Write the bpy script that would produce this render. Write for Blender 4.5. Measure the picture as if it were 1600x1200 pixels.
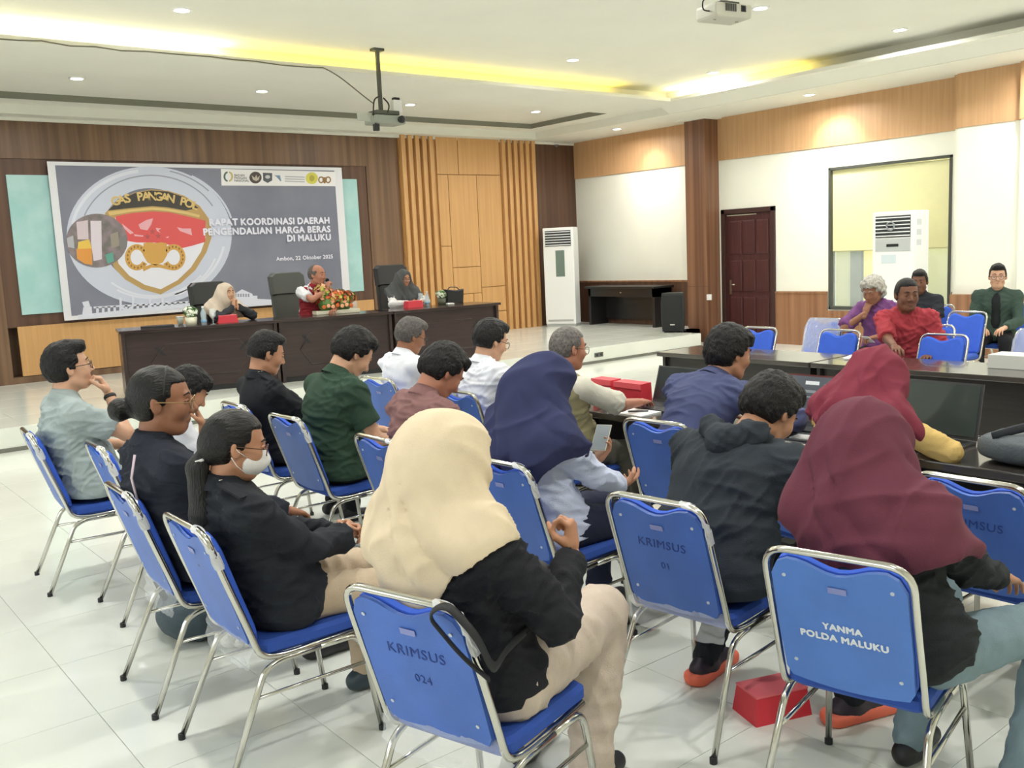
import bpy, bmesh, math, random
import numpy as np
from mathutils import Vector, Matrix, Euler, noise as mnoise
from mathutils.geometry import tessellate_polygon

for _o in list(bpy.data.objects): bpy.data.objects.remove(_o)
SC = bpy.context.scene
COL = SC.collection

# ------------------------------------------------------------------ camera
F_PX = 1478.67; CAM_H = 1.75
_yaw, _pit, _rol = [math.radians(a) for a in (38.7116, 7.96197, -2.65853)]
_f = np.array([math.sin(_yaw)*math.cos(_pit), math.cos(_yaw)*math.cos(_pit), -math.sin(_pit)])
_r = np.array([math.cos(_yaw), -math.sin(_yaw), 0.]); _u = np.cross(_r, _f)
_r, _u = math.cos(_rol)*_r + math.sin(_rol)*_u, -math.sin(_rol)*_r + math.cos(_rol)*_u
cam_data = bpy.data.cameras.new('camera'); cam = bpy.data.objects.new('camera', cam_data); COL.objects.link(cam)
cam_data.sensor_width = 36.0; cam_data.lens = F_PX*36/1600; cam_data.clip_start = .05; cam_data.clip_end = 100
M = Matrix.Identity(4)
for i in range(3): M[i][0] = _r[i]; M[i][1] = _u[i]; M[i][2] = -_f[i]
M[2][3] = CAM_H; cam.matrix_world = M
SC.camera = cam

# ------------------------------------------------------------------ world, exposure
wd = bpy.data.worlds.new('world'); SC.world = wd; wd.use_nodes = True
wd.node_tree.nodes['Background'].inputs[0].default_value = (.9, .95, 1, 1)
wd.node_tree.nodes['Background'].inputs[1].default_value = 3.9
SC.view_settings.view_transform = 'Standard'; SC.view_settings.look = 'None'
SC.view_settings.gamma = 1.0; SC.view_settings.use_curve_mapping = False
SC.view_settings.exposure = 0.0
DOWNLIGHT_W = 34.0      # watts of each recessed ceiling lamp
COVE_STRENGTH = 12.0    # emission of the cove strip

# pixel -> place (distance from the plane the thing touches)
def ray(x, y): return _r*(x-800)/F_PX - _u*(y-600)/F_PX + _f
def on_z(x, y, z): d = ray(x, y); t = (z-CAM_H)/d[2]; return Vector((d[0]*t, d[1]*t, z))
def on_x(x, y, X): d = ray(x, y); t = X/d[0]; return Vector((X, d[1]*t, CAM_H+d[2]*t))
def on_y(x, y, Y): d = ray(x, y); t = Y/d[1]; return Vector((d[0]*t, Y, CAM_H+d[2]*t))

# ------------------------------------------------------------------ materials
def lin(c):
    c = [v/255. for v in c]
    return tuple((v/12.92 if v <= .04045 else ((v+.055)/1.055)**2.4) for v in c) + (1.,)
MATS = {}
def mat(name, rgb, rough=.6, metal=0., var=0., vscale=8., bump=0., bscale=60., stretch=(1, 1, 1), emit=None, spec=.5, alpha=1., trans=0., coat=0., rgb2=None, sheen=0., sss=0.):
    if name in MATS: return MATS[name]
    m = bpy.data.materials.new(name); m.use_nodes = True; MATS[name] = m
    nt = m.node_tree; b = nt.nodes['Principled BSDF']
    b.inputs['Base Color'].default_value = lin(rgb); b.inputs['Roughness'].default_value = rough
    b.inputs['Metallic'].default_value = metal; b.inputs['Specular IOR Level'].default_value = spec
    b.inputs['Alpha'].default_value = alpha; b.inputs['Transmission Weight'].default_value = trans
    b.inputs['Coat Weight'].default_value = coat; b.inputs['Sheen Weight'].default_value = sheen
    if sss: b.inputs['Subsurface Weight'].default_value = sss; b.inputs['Subsurface Radius'].default_value = (.02, .008, .004)
    if emit:
        b.inputs['Emission Color'].default_value = lin(emit[0]); b.inputs['Emission Strength'].default_value = emit[1]
    if var or bump or rgb2:
        tc = nt.nodes.new('ShaderNodeTexCoord'); mp = nt.nodes.new('ShaderNodeMapping'); mp.inputs['Scale'].default_value = stretch
        nt.links.new(tc.outputs['Object'], mp.inputs['Vector'])
    if var or rgb2:
        n = nt.nodes.new('ShaderNodeTexNoise'); n.inputs['Scale'].default_value = vscale; n.inputs['Detail'].default_value = 4
        nt.links.new(mp.outputs[0], n.inputs['Vector'])
        mx = nt.nodes.new('ShaderNodeMix'); mx.data_type = 'RGBA'
        c1 = lin(rgb)
        if rgb2: c2 = lin(rgb2)
        else: c2 = tuple(v*(1-var) for v in c1[:3])+(1,); c1 = tuple(min(1, v*(1+var*.5)) for v in c1[:3])+(1,)
        mx.inputs['A'].default_value = c1; mx.inputs['B'].default_value = c2
        rm = nt.nodes.new('ShaderNodeMapRange'); rm.inputs[1].default_value = .35; rm.inputs[2].default_value = .65
        nt.links.new(n.outputs['Fac'], rm.inputs[0]); nt.links.new(rm.outputs[0], mx.inputs['Factor'])
        nt.links.new(mx.outputs['Result'], b.inputs['Base Color'])
    if bump:
        n2 = nt.nodes.new('ShaderNodeTexNoise'); n2.inputs['Scale'].default_value = bscale; n2.inputs['Detail'].default_value = 3
        nt.links.new(mp.outputs[0], n2.inputs['Vector'])
        bp = nt.nodes.new('ShaderNodeBump'); bp.inputs['Strength'].default_value = bump; bp.inputs['Distance'].default_value = .01
        nt.links.new(n2.outputs['Fac'], bp.inputs['Height']); nt.links.new(bp.outputs[0], b.inputs['Normal'])
    return m
def cloth(name, rgb, var=.08, rough=.85, bump=.25): return mat(name, rgb, rough=rough, var=var, vscale=14, bump=bump, bscale=220, spec=.25)
def skin(rgb): return mat('skin_%d_%d_%d' % rgb, rgb, rough=.5, var=.06, vscale=22, bump=.06, bscale=160, spec=.4, sss=.06)
CHROME = mat('chrome', (205, 203, 196), rough=.16, metal=1.)
BLACK = mat('black_plastic', (26, 27, 29), rough=.45)
WHITE = mat('white_plastic', (232, 233, 230), rough=.4)
CHAIR_BLUE = mat('chair_blue_shell', (64, 106, 192), rough=.42, var=.1, vscale=6, bump=.1, bscale=200)
CHAIR_SEAT = mat('chair_blue_fabric', (42, 80, 168), rough=.8, var=.08, vscale=12, bump=.2, bscale=260)
CHAIR_FRONT = mat('chair_front_fabric', (52, 96, 208), rough=.75, var=.05, vscale=12, bump=.2, bscale=260)
FILM = mat('clear_film', (240, 243, 246), rough=.12, alpha=.28, spec=.8, bump=.8, bscale=40)
GLASS = mat('clear_glass', (235, 245, 245), rough=.03, alpha=.22, spec=.8)

# ------------------------------------------------------------------ mesh helpers
def new_obj(name, me, m=None, parent=None, smooth=False):
    o = bpy.data.objects.new(name, me); COL.objects.link(o)
    if m is not None and len(me.materials) == 0: me.materials.append(m)
    if parent is not None: o.parent = parent
    if smooth: me.shade_smooth()
    return o
def mesh_np(name, V, Q):
    me = bpy.data.meshes.new(name); V = np.asarray(V, np.float32); Q = np.asarray(Q, np.int32); k = Q.shape[1]
    me.vertices.add(len(V)); me.vertices.foreach_set('co', V.ravel())
    me.loops.add(Q.size); me.loops.foreach_set('vertex_index', Q.ravel())
    me.polygons.add(len(Q)); me.polygons.foreach_set('loop_start', np.arange(0, Q.size, k, dtype=np.int32))
    me.update(calc_edges=True); me.validate(); return me
def from_bm(bm, name='mesh'):
    me = bpy.data.meshes.new(name); bmesh.ops.recalc_face_normals(bm, faces=bm.faces); bm.to_mesh(me); bm.free(); return me
def bm_box(bm, lo, hi, bevel=0.):
    r = bmesh.ops.create_cube(bm, size=1.)
    lo = Vector(lo); hi = Vector(hi)
    for v in r['verts']:
        v.co = Vector([(lo[i]+hi[i])/2 + v.co[i]*(hi[i]-lo[i]) for i in range(3)])
    if bevel:
        es = list({e for v in r['verts'] for e in v.link_edges})
        bmesh.ops.bevel(bm, geom=es, offset=bevel, segments=2, affect='EDGES', profile=.6)
def box_me(lo, hi, bevel=0., name='mesh'):
    bm = bmesh.new(); bm_box(bm, lo, hi, bevel); return from_bm(bm, name)
def box(name, lo, hi, m, parent=None, bevel=0.): return new_obj(name, box_me(lo, hi, bevel, name), m, parent)
def fillet(pts, r, n=5):
    pts = [Vector(p) for p in pts]; out = [pts[0]]
    for i in range(1, len(pts)-1):
        a, b, c = pts[i-1], pts[i], pts[i+1]
        rr = min(r, (a-b).length*.49, (c-b).length*.49)
        p0 = b+(a-b).normalized()*rr; p1 = b+(c-b).normalized()*rr
        for k in range(n+1):
            t = k/n; out.append((1-t)**2*p0+2*t*(1-t)*b+t*t*p1)
    out.append(pts[-1]); return out
def bm_tube(bm, pts, r, n=8, r2=None, closed=False):
    pts = [Vector(p) for p in pts]; N = len(pts); rings = []
    up = Vector((0, 0, 1)); t0 = (pts[1]-pts[0]).normalized()
    if abs(t0.dot(up)) > .95: up = Vector((0, 1, 0))
    nrm = (up-t0*up.dot(t0)).normalized()
    for i, p in enumerate(pts):
        if closed: t = (pts[(i+1) % N]-pts[i-1]).normalized()
        else: t = (pts[min(i+1, N-1)]-pts[max(i-1, 0)]).normalized()
        nrm = (nrm-t*nrm.dot(t)).normalized(); b = t.cross(nrm)
        rr = r[i] if isinstance(r, (list, tuple)) else r
        rb = rr if r2 is None else r2
        rings.append([bm.verts.new(p+nrm*math.cos(a)*rr+b*math.sin(a)*rb) for a in [2*math.pi*k/n for k in range(n)]])
    for i in range(N if closed else N-1):
        A, B = rings[i], rings[(i+1) % N]
        for k in range(n): bm.faces.new((A[k], A[(k+1) % n], B[(k+1) % n], B[k]))
    if not closed: bm.faces.new(rings[0][::-1]); bm.faces.new(rings[-1])
def tube(name, pts, r, m, parent=None, n=8, r2=None, closed=False):
    bm = bmesh.new(); bm_tube(bm, pts, r, n, r2, closed); return new_obj(name, from_bm(bm, name), m, parent, True)
def bm_lathe(bm, prof, n=20, c=(0, 0, 0)):
    rings = []
    for (r, z) in prof:
        rings.append([bm.verts.new((c[0]+r*math.cos(2*math.pi*k/n), c[1]+r*math.sin(2*math.pi*k/n), c[2]+z)) for k in range(n)])
    for A, B in zip(rings, rings[1:]):
        for k in range(n): bm.faces.new((A[k], A[(k+1) % n], B[(k+1) % n], B[k]))
    bm.faces.new(rings[0][::-1]); bm.faces.new(rings[-1])
def lathe(name, prof, m, parent=None, n=20, c=(0, 0, 0), smooth=True):
    bm = bmesh.new(); bm_lathe(bm, prof, n, c); o = new_obj(name, from_bm(bm, name), m, parent, smooth); return o
def bm_prism(bm, poly, n, t, inset=0.):
    """poly: 3D points in order; n: normal; thickness t; optional bevelled rim"""
    n = Vector(n).normalized(); P = [Vector(p) for p in poly]; c = sum(P, Vector())/len(P)
    layers = []
    if inset:
        for off, ins in ((0, inset), (t*.25, 0), (t*.75, 0), (t, inset)):
            layers.append([bm.verts.new(p+(c-p).normalized()*ins+n*off) for p in P])
    else:
        layers = [[bm.verts.new(p) for p in P], [bm.verts.new(p+n*t) for p in P]]
    N = len(P)
    for A, B in zip(layers, layers[1:]):
        for k in range(N): bm.faces.new((A[k], A[(k+1) % N], B[(k+1) % N], B[k]))
    f1 = bm.faces.new(layers[0][::-1]); f2 = bm.faces.new(layers[-1])
    bmesh.ops.triangulate(bm, faces=[f1, f2])
def prism(name, poly, n, t, m, parent=None, inset=0.):
    bm = bmesh.new(); bm_prism(bm, poly, n, t, inset); return new_obj(name, from_bm(bm, name), m, parent)
def empty(name, loc=(0, 0, 0), rz=0.):
    o = bpy.data.objects.new(name, None); COL.objects.link(o); o.location = loc; o.rotation_euler = (0, 0, rz); o.empty_display_size = .1; return o
def tag(o, label, cat, group=None, kind=None):
    o['label'] = label; o['category'] = cat
    if group: o['group'] = group
    if kind: o['kind'] = kind
    return o
def struct(o, label=None, cat=None):
    o['kind'] = 'structure'
    if label: o['label'] = label
    if cat: o['category'] = cat
    return o
def copy_tree(o, parent=None):
    c = o.copy(); COL.objects.link(c); c.parent = parent
    for ch in list(o.children): copy_tree(ch, c)
    return c
def text_me(s, size, bold=0., align='LEFT', extrude=.0008, spacing=1., shear=0.):
    cu = bpy.data.curves.new('txt', 'FONT'); cu.body = s; cu.size = size; cu.align_x = align; cu.extrude = extrude
    cu.space_character = spacing; cu.shear = shear; cu.resolution_u = 3
    o = bpy.data.objects.new('txt', cu); COL.objects.link(o)
    dg = bpy.context.evaluated_depsgraph_get(); me = bpy.data.meshes.new_from_object(o.evaluated_get(dg))
    bpy.data.objects.remove(o); bpy.data.curves.remove(cu)
    if bold:        # heavier strokes: the glyphs again, shifted a little each way
        bm = bmesh.new()
        for dx, dy in ((0, 0), (bold, 0), (-bold, 0), (0, bold), (0, -bold)):
            n0 = len(bm.verts); bm.from_mesh(me); bm.verts.ensure_lookup_table()
            kz = n0/max(1, len(me.vertices))
            for v in bm.verts[n0:]: v.co.x += dx; v.co.y += dy; v.co.z += kz*.00025
        bm.to_mesh(me); bm.free()
    return me
def text(name, s, size, m, parent, mtx, **kw):
    me = text_me(s, size, **kw); me.materials.clear(); o = new_obj(name, me, m, parent); o.matrix_local = mtx; return o
def frame_mtx(o, x, y):
    x = Vector(x).normalized(); y = Vector(y); z = x.cross(y).normalized(); y = z.cross(x)
    m = Matrix.Identity(4)
    for i in range(3): m[i][0] = x[i]; m[i][1] = y[i]; m[i][2] = z[i]; m[i][3] = o[i]
    return m
# ------------------------------------------------------------------ the room
XL, XR, YB, YF = -2.0, 13.5, -2.2, 14.5         # left, right, back, front walls
Z_SOF, Z_MAIN, Z_TRAY, Z_REC = 3.87, 4.0, 4.22, 4.085
STAGE_Y, STAGE_Z = 10.42, .24
LIPX, LIPY = 11.85, 10.42                        # cove lip (right, front)
LIPX0, LIPY0 = -.9, -1.2

WALLWOOD = mat('wall_walnut_laminate', (128, 99, 75), rough=.42, rgb2=(100, 75, 56), vscale=5, stretch=(2.6, 2.6, .05))
WALLWOOD_D = mat('wall_dark_walnut_laminate', (102, 74, 57), rough=.42, rgb2=(80, 55, 43), vscale=5, stretch=(2.6, 2.6, .05))
WAINSCOT = mat('wainscot_laminate', (158, 114, 82), rough=.4, rgb2=(128, 89, 62), vscale=4, stretch=(3.2, 3.2, .06))
TAN = mat('tan_laminate', (208, 162, 106), rough=.45, rgb2=(198, 152, 97), vscale=4, stretch=(6, 6, .2))
ORANGE = mat('orange_laminate', (203, 162, 118), rough=.5, rgb2=(194, 152, 108), vscale=5, stretch=(6, 6, .2))
CREAM = mat('cream_wall_paint', (232, 232, 218), rough=.7, var=.02, vscale=2)
CEIL = mat('ceiling_paint', (235, 235, 224), rough=.8, var=.02, vscale=1.2)
GREYP = mat('grey_trim_paint', (128, 128, 114), rough=.7)
TILE = mat('floor_tile_glaze', (225, 228, 218), rough=.15, rgb2=(218, 221, 210), vscale=1.6, spec=.5)
GROUT = mat('floor_grout', (208, 207, 195), rough=.8)

fl = struct(box('floor', (XL, YB, -.12), (XR, YF, -.006), GROUT), 'glossy cream tiled floor of the hall', 'floor')
# tiles: one mesh, the 300 that show largest as objects, the rest joined
TS = .615; x0, y0 = .9-TS*5, 3.86-TS*10
def px(p):
    q = np.array(p)-np.array([0, 0, CAM_H]); d = q@_f
    return (800+F_PX*(q@_r)/d, 600-F_PX*(q@_u)/d, d) if d > .2 else (None, None, d)
def bm_tile(lo, hi): return box_me(lo, hi, .0015, 'tile')
tile_me = bm_tile((.0012, .0012, -.02), (TS-.0012, TS-.0012, 0)); tile_me.materials.append(TILE)
cells = []
for i in range(0, 26):
    for j in range(0, 30):
        X = x0+i*TS; Y = y0+j*TS
        if X < XL or X+TS > XR or Y < YB or Y+TS > STAGE_Y+.02: continue
        x, y, d = px((X+TS/2, Y+TS/2, 0)); vis = x is not None and -150 < x < 1750 and 350 < y < 1350
        cells.append((0 if vis else 1, d if vis else 99+abs(X)+abs(Y), X, Y))
cells.sort()
for c in cells[:298]:
    o = bpy.data.objects.new('tile', tile_me); COL.objects.link(o); o.location = (c[2], c[3], 0); o.parent = fl
bm = bmesh.new()
for c in cells[298:]: bm_box(bm, (c[2]+.002, c[3]+.002, -.02), (c[2]+TS-.002, c[3]+TS-.002, 0))
for (a, b, c_, d) in ((XL, YB, XR, y0), (x0+24*TS if False else XR-.5, y0, XR, STAGE_Y)):
    bm_box(bm, (a, b, -.02), (c_, d, -.0005))
bm_box(bm, (XL, y0, -.02), (x0, STAGE_Y, -.0005))
bm_box(bm, (XL, STAGE_Y-.62, -.02), (XR, STAGE_Y, -.0008))
rest = new_obj('tile_field', from_bm(bm), TILE, fl); rest['kind'] = 'stuff'

# stage platform
sp = [(XL, STAGE_Y), (12.47, STAGE_Y), (12.47, 11.3), (XR, 11.3), (XR, YF), (XL, YF)]
st = prism('floor_stage', [(x, y, 0) for x, y in sp], (0, 0, 1), STAGE_Z-.006, GROUT); struct(st, 'low tiled stage platform along the front wall', 'stage')
stage_tile = box_me((.002, .002, -.02), (.798, .798, 0), .0025, 'tile'); stage_tile.materials.append(TILE)
n = 0
for i in range(0, 19):
    for j in range(0, 6):
        X = -1.93+i*.8; Y = STAGE_Y+j*.8
        w = min(.8, XR-X); hgt = min(.8, YF-Y)
        if hgt < .05 or (X > 12.46-.7 and j < 1): 
            continue
        o = bpy.data.objects.new('tile', stage_tile); COL.objects.link(o); o.location = (X, Y, STAGE_Z); o.scale = (w/.8, hgt/.8, 1); o.parent = st
o = bpy.data.objects.new('tile', stage_tile); COL.objects.link(o); o.location = (-1.93+17*.8, STAGE_Y, STAGE_Z); o.scale = ((12.47+1.93-17*.8)/.8, 1, 1); o.parent = st
box('riser', (XL, STAGE_Y-.012, .035), (12.475, STAGE_Y+.002, STAGE_Z-.004), TILE, st)
box('riser_skirting', (XL, STAGE_Y-.022, 0), (12.48, STAGE_Y, .04), mat('skirting_grey', (112, 112, 102), rough=.5), st)
so = box('socket', (9.98, STAGE_Y-.022, .09), (10.16, STAGE_Y-.008, .16), mat('socket_grey', (88, 90, 86), rough=.4), st, .004)
for k in (0, 1): lathe('socket_hole', [(.02, 0), (.02, .004), (.012, .006)], BLACK, so, 10).matrix_local = frame_mtx((10.03+.08*k, STAGE_Y-.0225, .125), (1, 0, 0), (0, 0, 1))

# front wall with its niche
NX0, NX1, NZ0, NZ1, ND = 2.78, 8.62, .33, 3.32, .3
bm = bmesh.new()
for lo, hi in (((XL, YF, 0), (NX0, YF+ND, Z_SOF+.4)), ((NX1, YF, 0), (XR+.3, YF+ND, Z_SOF+.4)), ((NX0, YF, NZ1), (NX1, YF+ND, Z_SOF+.4)), ((NX0, YF, 0), (NX1, YF+ND, NZ0))):
    bm_box(bm, lo, hi)
bm_box(bm, (XL, YF+ND, 0), (XR+.3, YF+ND+.12, Z_SOF+.4))
wf = struct(new_obj('wall_front', from_bm(bm), WALLWOOD), 'walnut laminate front wall behind the stage', 'wall')
box('niche_panel', (NX0, YF+.02, 1.02), (NX1, YF+ND, NZ1), WALLWOOD_D, wf)
box('lower_panel', (NX0+.12, YF-.005, .34), (NX1-.02, YF+.02, 1.03), TAN, wf)
AQUA = mat('frosted_aqua_glass', (160, 204, 202), rough=.25, rgb2=(178, 214, 212), vscale=3)
for a, b in ((2.98, 4.6), (6.9, 8.42)): box('glass_panel', (a, YF+.0, 1.19), (b, YF+.03, 3.1), AQUA, wf, .004)
box('dark_panel', (12.4, YF-.03, 0), (XR, YF, Z_SOF), WALLWOOD_D, wf)
# slatted tan feature
box('panel_backing', (9.28, YF-.03, STAGE_Z), (12.44, YF, Z_SOF), mat('tan_recess', (178, 128, 70), rough=.5), wf)
slat_me = box_me((0, -.07, STAGE_Z), (.085, 0, Z_SOF), .004, 'slat'); slat_me.materials.append(TAN)
for base, nn in ((9.30, 5), (11.56, 6)):
    for k in range(nn):
        o = bpy.data.objects.new('slat', slat_me); COL.objects.link(o); o.location = (base+k*.15, YF-.03, 0); o.parent = wf
px0, px1 = 10.06, 11.53
rects = []
zc = [STAGE_Z, .55, 1.15, 1.83, 3.2, Z_SOF]
for a, b, c, d in ((px0, 10.55, 3.2, Z_SOF), (10.55, px1, 3.2, Z_SOF), (px0, 10.3, 1.9, 3.2), (10.3, 10.95, 1.5, 3.2), (10.95, px1, 1.1, 3.2), (px0, 10.3, .6, 1.9), (10.3, 10.95, 1.0, 1.5), (10.3, 10.75, .24, 1.0), (10.75, 10.95, .24, 1.0), (10.95, px1, .62, 1.1), (10.95, px1, .24, .62), (px0, 10.3, .24, .6)):
    box('panel', (a+.006, YF-.055, c+.006), (b-.006, YF-.03, d-.006), TAN, wf, .003)
box('socket', (2.46, YF-.012, .52), (2.58, YF, .64), WHITE, wf, .003)

# right wall: cream paint, orange band, wainscot
ob = on_x(1300, 228.5, XR).z
DY0, DY1, DZ = 9.63, 10.74, 2.3
WY0, WY1, WZ0, WZ1 = 6.66, 8.63, .60, 2.82
bm = bmesh.new()
for (a, b, c, d) in ((YB, WY0, 0, Z_SOF+.4), (WY1, DY0, 0, Z_SOF+.4), (DY1, YF+.3, 0, Z_SOF+.4), (WY0, WY1, 0, WZ0), (WY0, WY1, WZ1, Z_SOF+.4), (DY0, DY1, DZ, Z_SOF+.4)):
    bm_box(bm, (XR, a, c), (XR+.2, b, d))
wr = struct(new_obj('wall_right', from_bm(bm), CREAM), 'cream painted right wall with orange top band', 'wall')
for k, (a, b) in enumerate(((YB, 6.5), (6.5, 10.8), (10.8, YF))): box('orange_band', (XR-.02, a+.002, ob), (XR, b-.002, Z_SOF), ORANGE, wr)
for a, b in ((YB, WY0-.02), (WY1+.02, DY0), (WY0-.02, WY1+.02)):
    box('wainscot', (XR-.025, a, 0), (XR, b, .87 if a != WY0-.02 else WZ0-.02), WAINSCOT, wr)
    if a != WY0-.02: box('wainscot_rail', (XR-.035, a, .85), (XR, b, .885), WAINSCOT, wr, .004)
box('wainscot', (XR-.025, 11.2, STAGE_Z), (XR, YF-.03, 1.07), WALLWOOD_D, wr)
box('wainscot_rail', (XR-.035, 11.2, 1.05), (XR, YF-.03, 1.085), WAINSCOT, wr, .004)
# pilaster on the right
bm = bmesh.new(); bm_box(bm, (13.25, 5.55, 0), (XR, 6.47, Z_SOF)); bm_box(bm, (13.15, 4.9, 0), (XR, 5.6, Z_SOF))
bm_box(bm, (13.33, 6.2, .0), (XR, 6.55, Z_SOF))
pi = struct(new_obj('wall_pilaster', from_bm(bm), CREAM), 'stepped cream pilaster on the right wall', 'pilaster')
box('wainscot', (13.13, 4.88, 0), (13.3, 6.49, .87), WAINSCOT, pi)
box('orange_band', (13.235, 5.6, ob), (13.3, 6.485, Z_SOF), ORANGE, pi); box('orange_band', (13.135, 4.9, ob), (13.2, 5.615, Z_SOF), ORANGE, pi); box('orange_band', (13.315, 6.48, ob), (13.4, 6.565, Z_SOF), ORANGE, pi)
# brown column
co = struct(box('wall_column', (13.14, 10.8, 0), (XR, 11.25, Z_SOF), WAINSCOT), 'square walnut clad column by the stage', 'column')
co.data.materials.clear(); co.data.materials.append(mat('column_laminate', (138, 99, 74), rough=.4, rgb2=(106, 73, 54), vscale=4, stretch=(3.4, 3.4, .05)))
box('joint', (13.135, 10.795, .985), (13.2, 11.255, .992), WALLWOOD_D, co)

# door
MAHOG = mat('mahogany_door', (78, 38, 36), rough=.4, rgb2=(62, 29, 28), vscale=4, stretch=(8, 8, .3))
dr = struct(empty('door_1', (XR, 0, 0)), 'dark mahogany panelled door beside the column', 'door')
bm = bmesh.new()
for lo, hi in (((-.04, DY0, 0), (.2, DY0+.08, DZ)), ((-.04, DY1-.08, 0), (.2, DY1, DZ)), ((-.04, DY0, DZ-.08), (.2, DY1, DZ))): bm_box(bm, lo, hi, .006)
new_obj('door_frame', from_bm(bm), mat('door_frame_wood', (58, 34, 30), rough=.45), dr)
leaf = box('door_leaf', (.02, DY0+.08, 0), (.07, DY1-.08, DZ-.08), MAHOG, dr)
dw = (DY1-DY0-.16-.2)/3
for zi, (za, zb) in enumerate(((.12, .78), (.88, 1.42), (1.52, 2.1))):
    for k in range(3):
        ya = DY0+.08+.07+k*(dw+.03)
        bm = bmesh.new(); bm_prism(bm, [(.02, ya, za), (.02, ya+dw, za), (.02, ya+dw, zb), (.02, ya, zb)], (-1, 0, 0), .018, .03); new_obj('raised_panel', from_bm(bm), MAHOG, leaf)
hp = box('handle_plate', (.0, DY1-.19, .83), (.02, DY1-.14, 1.08), CHROME, leaf, .004); tube('handle', [(0, DY1-.165, 1.0), (-.05, DY1-.165, 1.0), (-.05, DY1-.29, 1.0)], .009, CHROME, leaf)
box('transom_gap', (.005, DY0+.4, DZ-.115), (.019, DY1-.1, DZ-.1), mat('door_seal_light', (205, 200, 175)), dr)

# window to the corridor
wn = struct(empty('window_1', (XR, 0, 0)), 'wide window with cream roller blind behind the air conditioner', 'window')
bm = bmesh.new()
for lo, hi in (((-.02, WY0, WZ0), (.12, WY0+.04, WZ1)), ((-.02, WY1-.04, WZ0), (.12, WY1, WZ1)), ((-.02, WY0, WZ1-.04), (.12, WY1, WZ1)), ((-.02, WY0, WZ0), (.12, WY1, WZ0+.05))): bm_box(bm, lo, hi, .004)
new_obj('window_frame', from_bm(bm), mat('window_frame_grey', (70, 72, 66), rough=.4), wn)
box('pane', (.06, WY0+.03, WZ0+.04), (.066, WY1-.03, WZ1-.03), GLASS, wn)
BLIND = mat('roller_blind', (222, 218, 168), rough=.8, var=.02)
bl = box('roller_blind', (.03, WY0+.05, 1.53), (.034, WY1-.05, WZ1-.05), BLIND, wn); tube('blind_rail', [(.032, WY0+.05, 1.525), (.032, WY1-.05, 1.525)], .012, BLIND, bl)
cr = struct(box('wall_corridor', (XR+1.3, 5.2, -.1), (XR+1.4, 10, 3.4), mat('corridor_paint', (196, 194, 150), rough=.8)), 'yellowish corridor wall seen through the window', 'wall')
box('corridor_floor', (XR+.2, 5.2, -.12), (XR+1.3, 10, -.01), TILE, cr); box('corridor_ceiling', (XR+.2, 5.2, 3.2), (XR+1.3, 10, 3.3), CEIL, cr)
box('yellow_jamb', (XR+1.22, 8.55, 0), (XR+1.3, 8.75, 2.4), mat('yellow_paint', (238, 222, 130), rough=.6), cr)
box('dark_jamb', (XR+1.22, 8.8, 0), (XR+1.3, 9.0, 2.4), mat('dark_jamb_paint', (80, 84, 76), rough=.6), cr)
al = bpy.data.lights.new('corridor_fill', 'AREA'); al.energy = 45; al.size = .8; al.color = (1, .97, .8); alo = bpy.data.objects.new('corridor_fill', al); COL.objects.link(alo); alo.location = (XR+.75, 7.6, 3.15)  # area light added to brighten the corridor, no fitting modelled

# remaining walls
LW = [(.2, 2.2), (3.4, 5.4), (6.6, 8.6)]; LZ0, LZ1 = .95, 2.85          # windows added in the unseen left wall to brighten camera-facing sides
bm = bmesh.new(); ys = [YB]+[v for w_ in LW for v in w_]+[YF+.3]
for a, b in zip(ys[::2], ys[1::2]): bm_box(bm, (XL-.2, a, 0), (XL, b, Z_SOF+.4))
for a, b in LW: bm_box(bm, (XL-.2, a, 0), (XL, b, LZ0)); bm_box(bm, (XL-.2, a, LZ1), (XL, b, Z_SOF+.4))
struct(new_obj('wall_left', from_bm(bm), CREAM), 'cream left wall with three windows added for fill daylight', 'wall')
for k_, (a, b) in enumerate(LW):
    w_ = struct(empty('window_%d' % (k_+2), (XL-.1, (a+b)/2, (LZ0+LZ1)/2)), 'aluminium framed window added for fill daylight in the left wall, %s from the stage' % ('third', 'second', 'first')[k_], 'window')
    hy, hz = (b-a)/2, (LZ1-LZ0)/2; bm = bmesh.new()
    for lo, hi in (((-.04, -hy, -hz), (.04, -hy+.05, hz)), ((-.04, hy-.05, -hz), (.04, hy, hz)), ((-.04, -hy, hz-.05), (.04, hy, hz)), ((-.04, -hy, -hz), (.04, hy, -hz+.05))): bm_box(bm, lo, hi)
    new_obj('window_frame', from_bm(bm), mat('window_frame_grey', (70, 72, 66), rough=.4), w_); box('mullion', (-.03, -.025, -hz), (.03, .025, hz), mat('window_frame_grey', (70, 72, 66)), w_)
    pl_ = bpy.data.lights.new('portal', 'AREA'); pl_.shape = 'RECTANGLE'; pl_.size = 2*hz; pl_.size_y = 2*hy; pl_.cycles.is_portal = True
    po_ = bpy.data.objects.new('portal', pl_); COL.objects.link(po_); po_.parent = w_; po_.location = (-.05, 0, 0); po_.rotation_euler = (0, -math.pi/2, 0)
struct(box('wall_back', (XL-.2, YB-.2, 0), (XR+.2, YB, Z_SOF+.4), CREAM))

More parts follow.
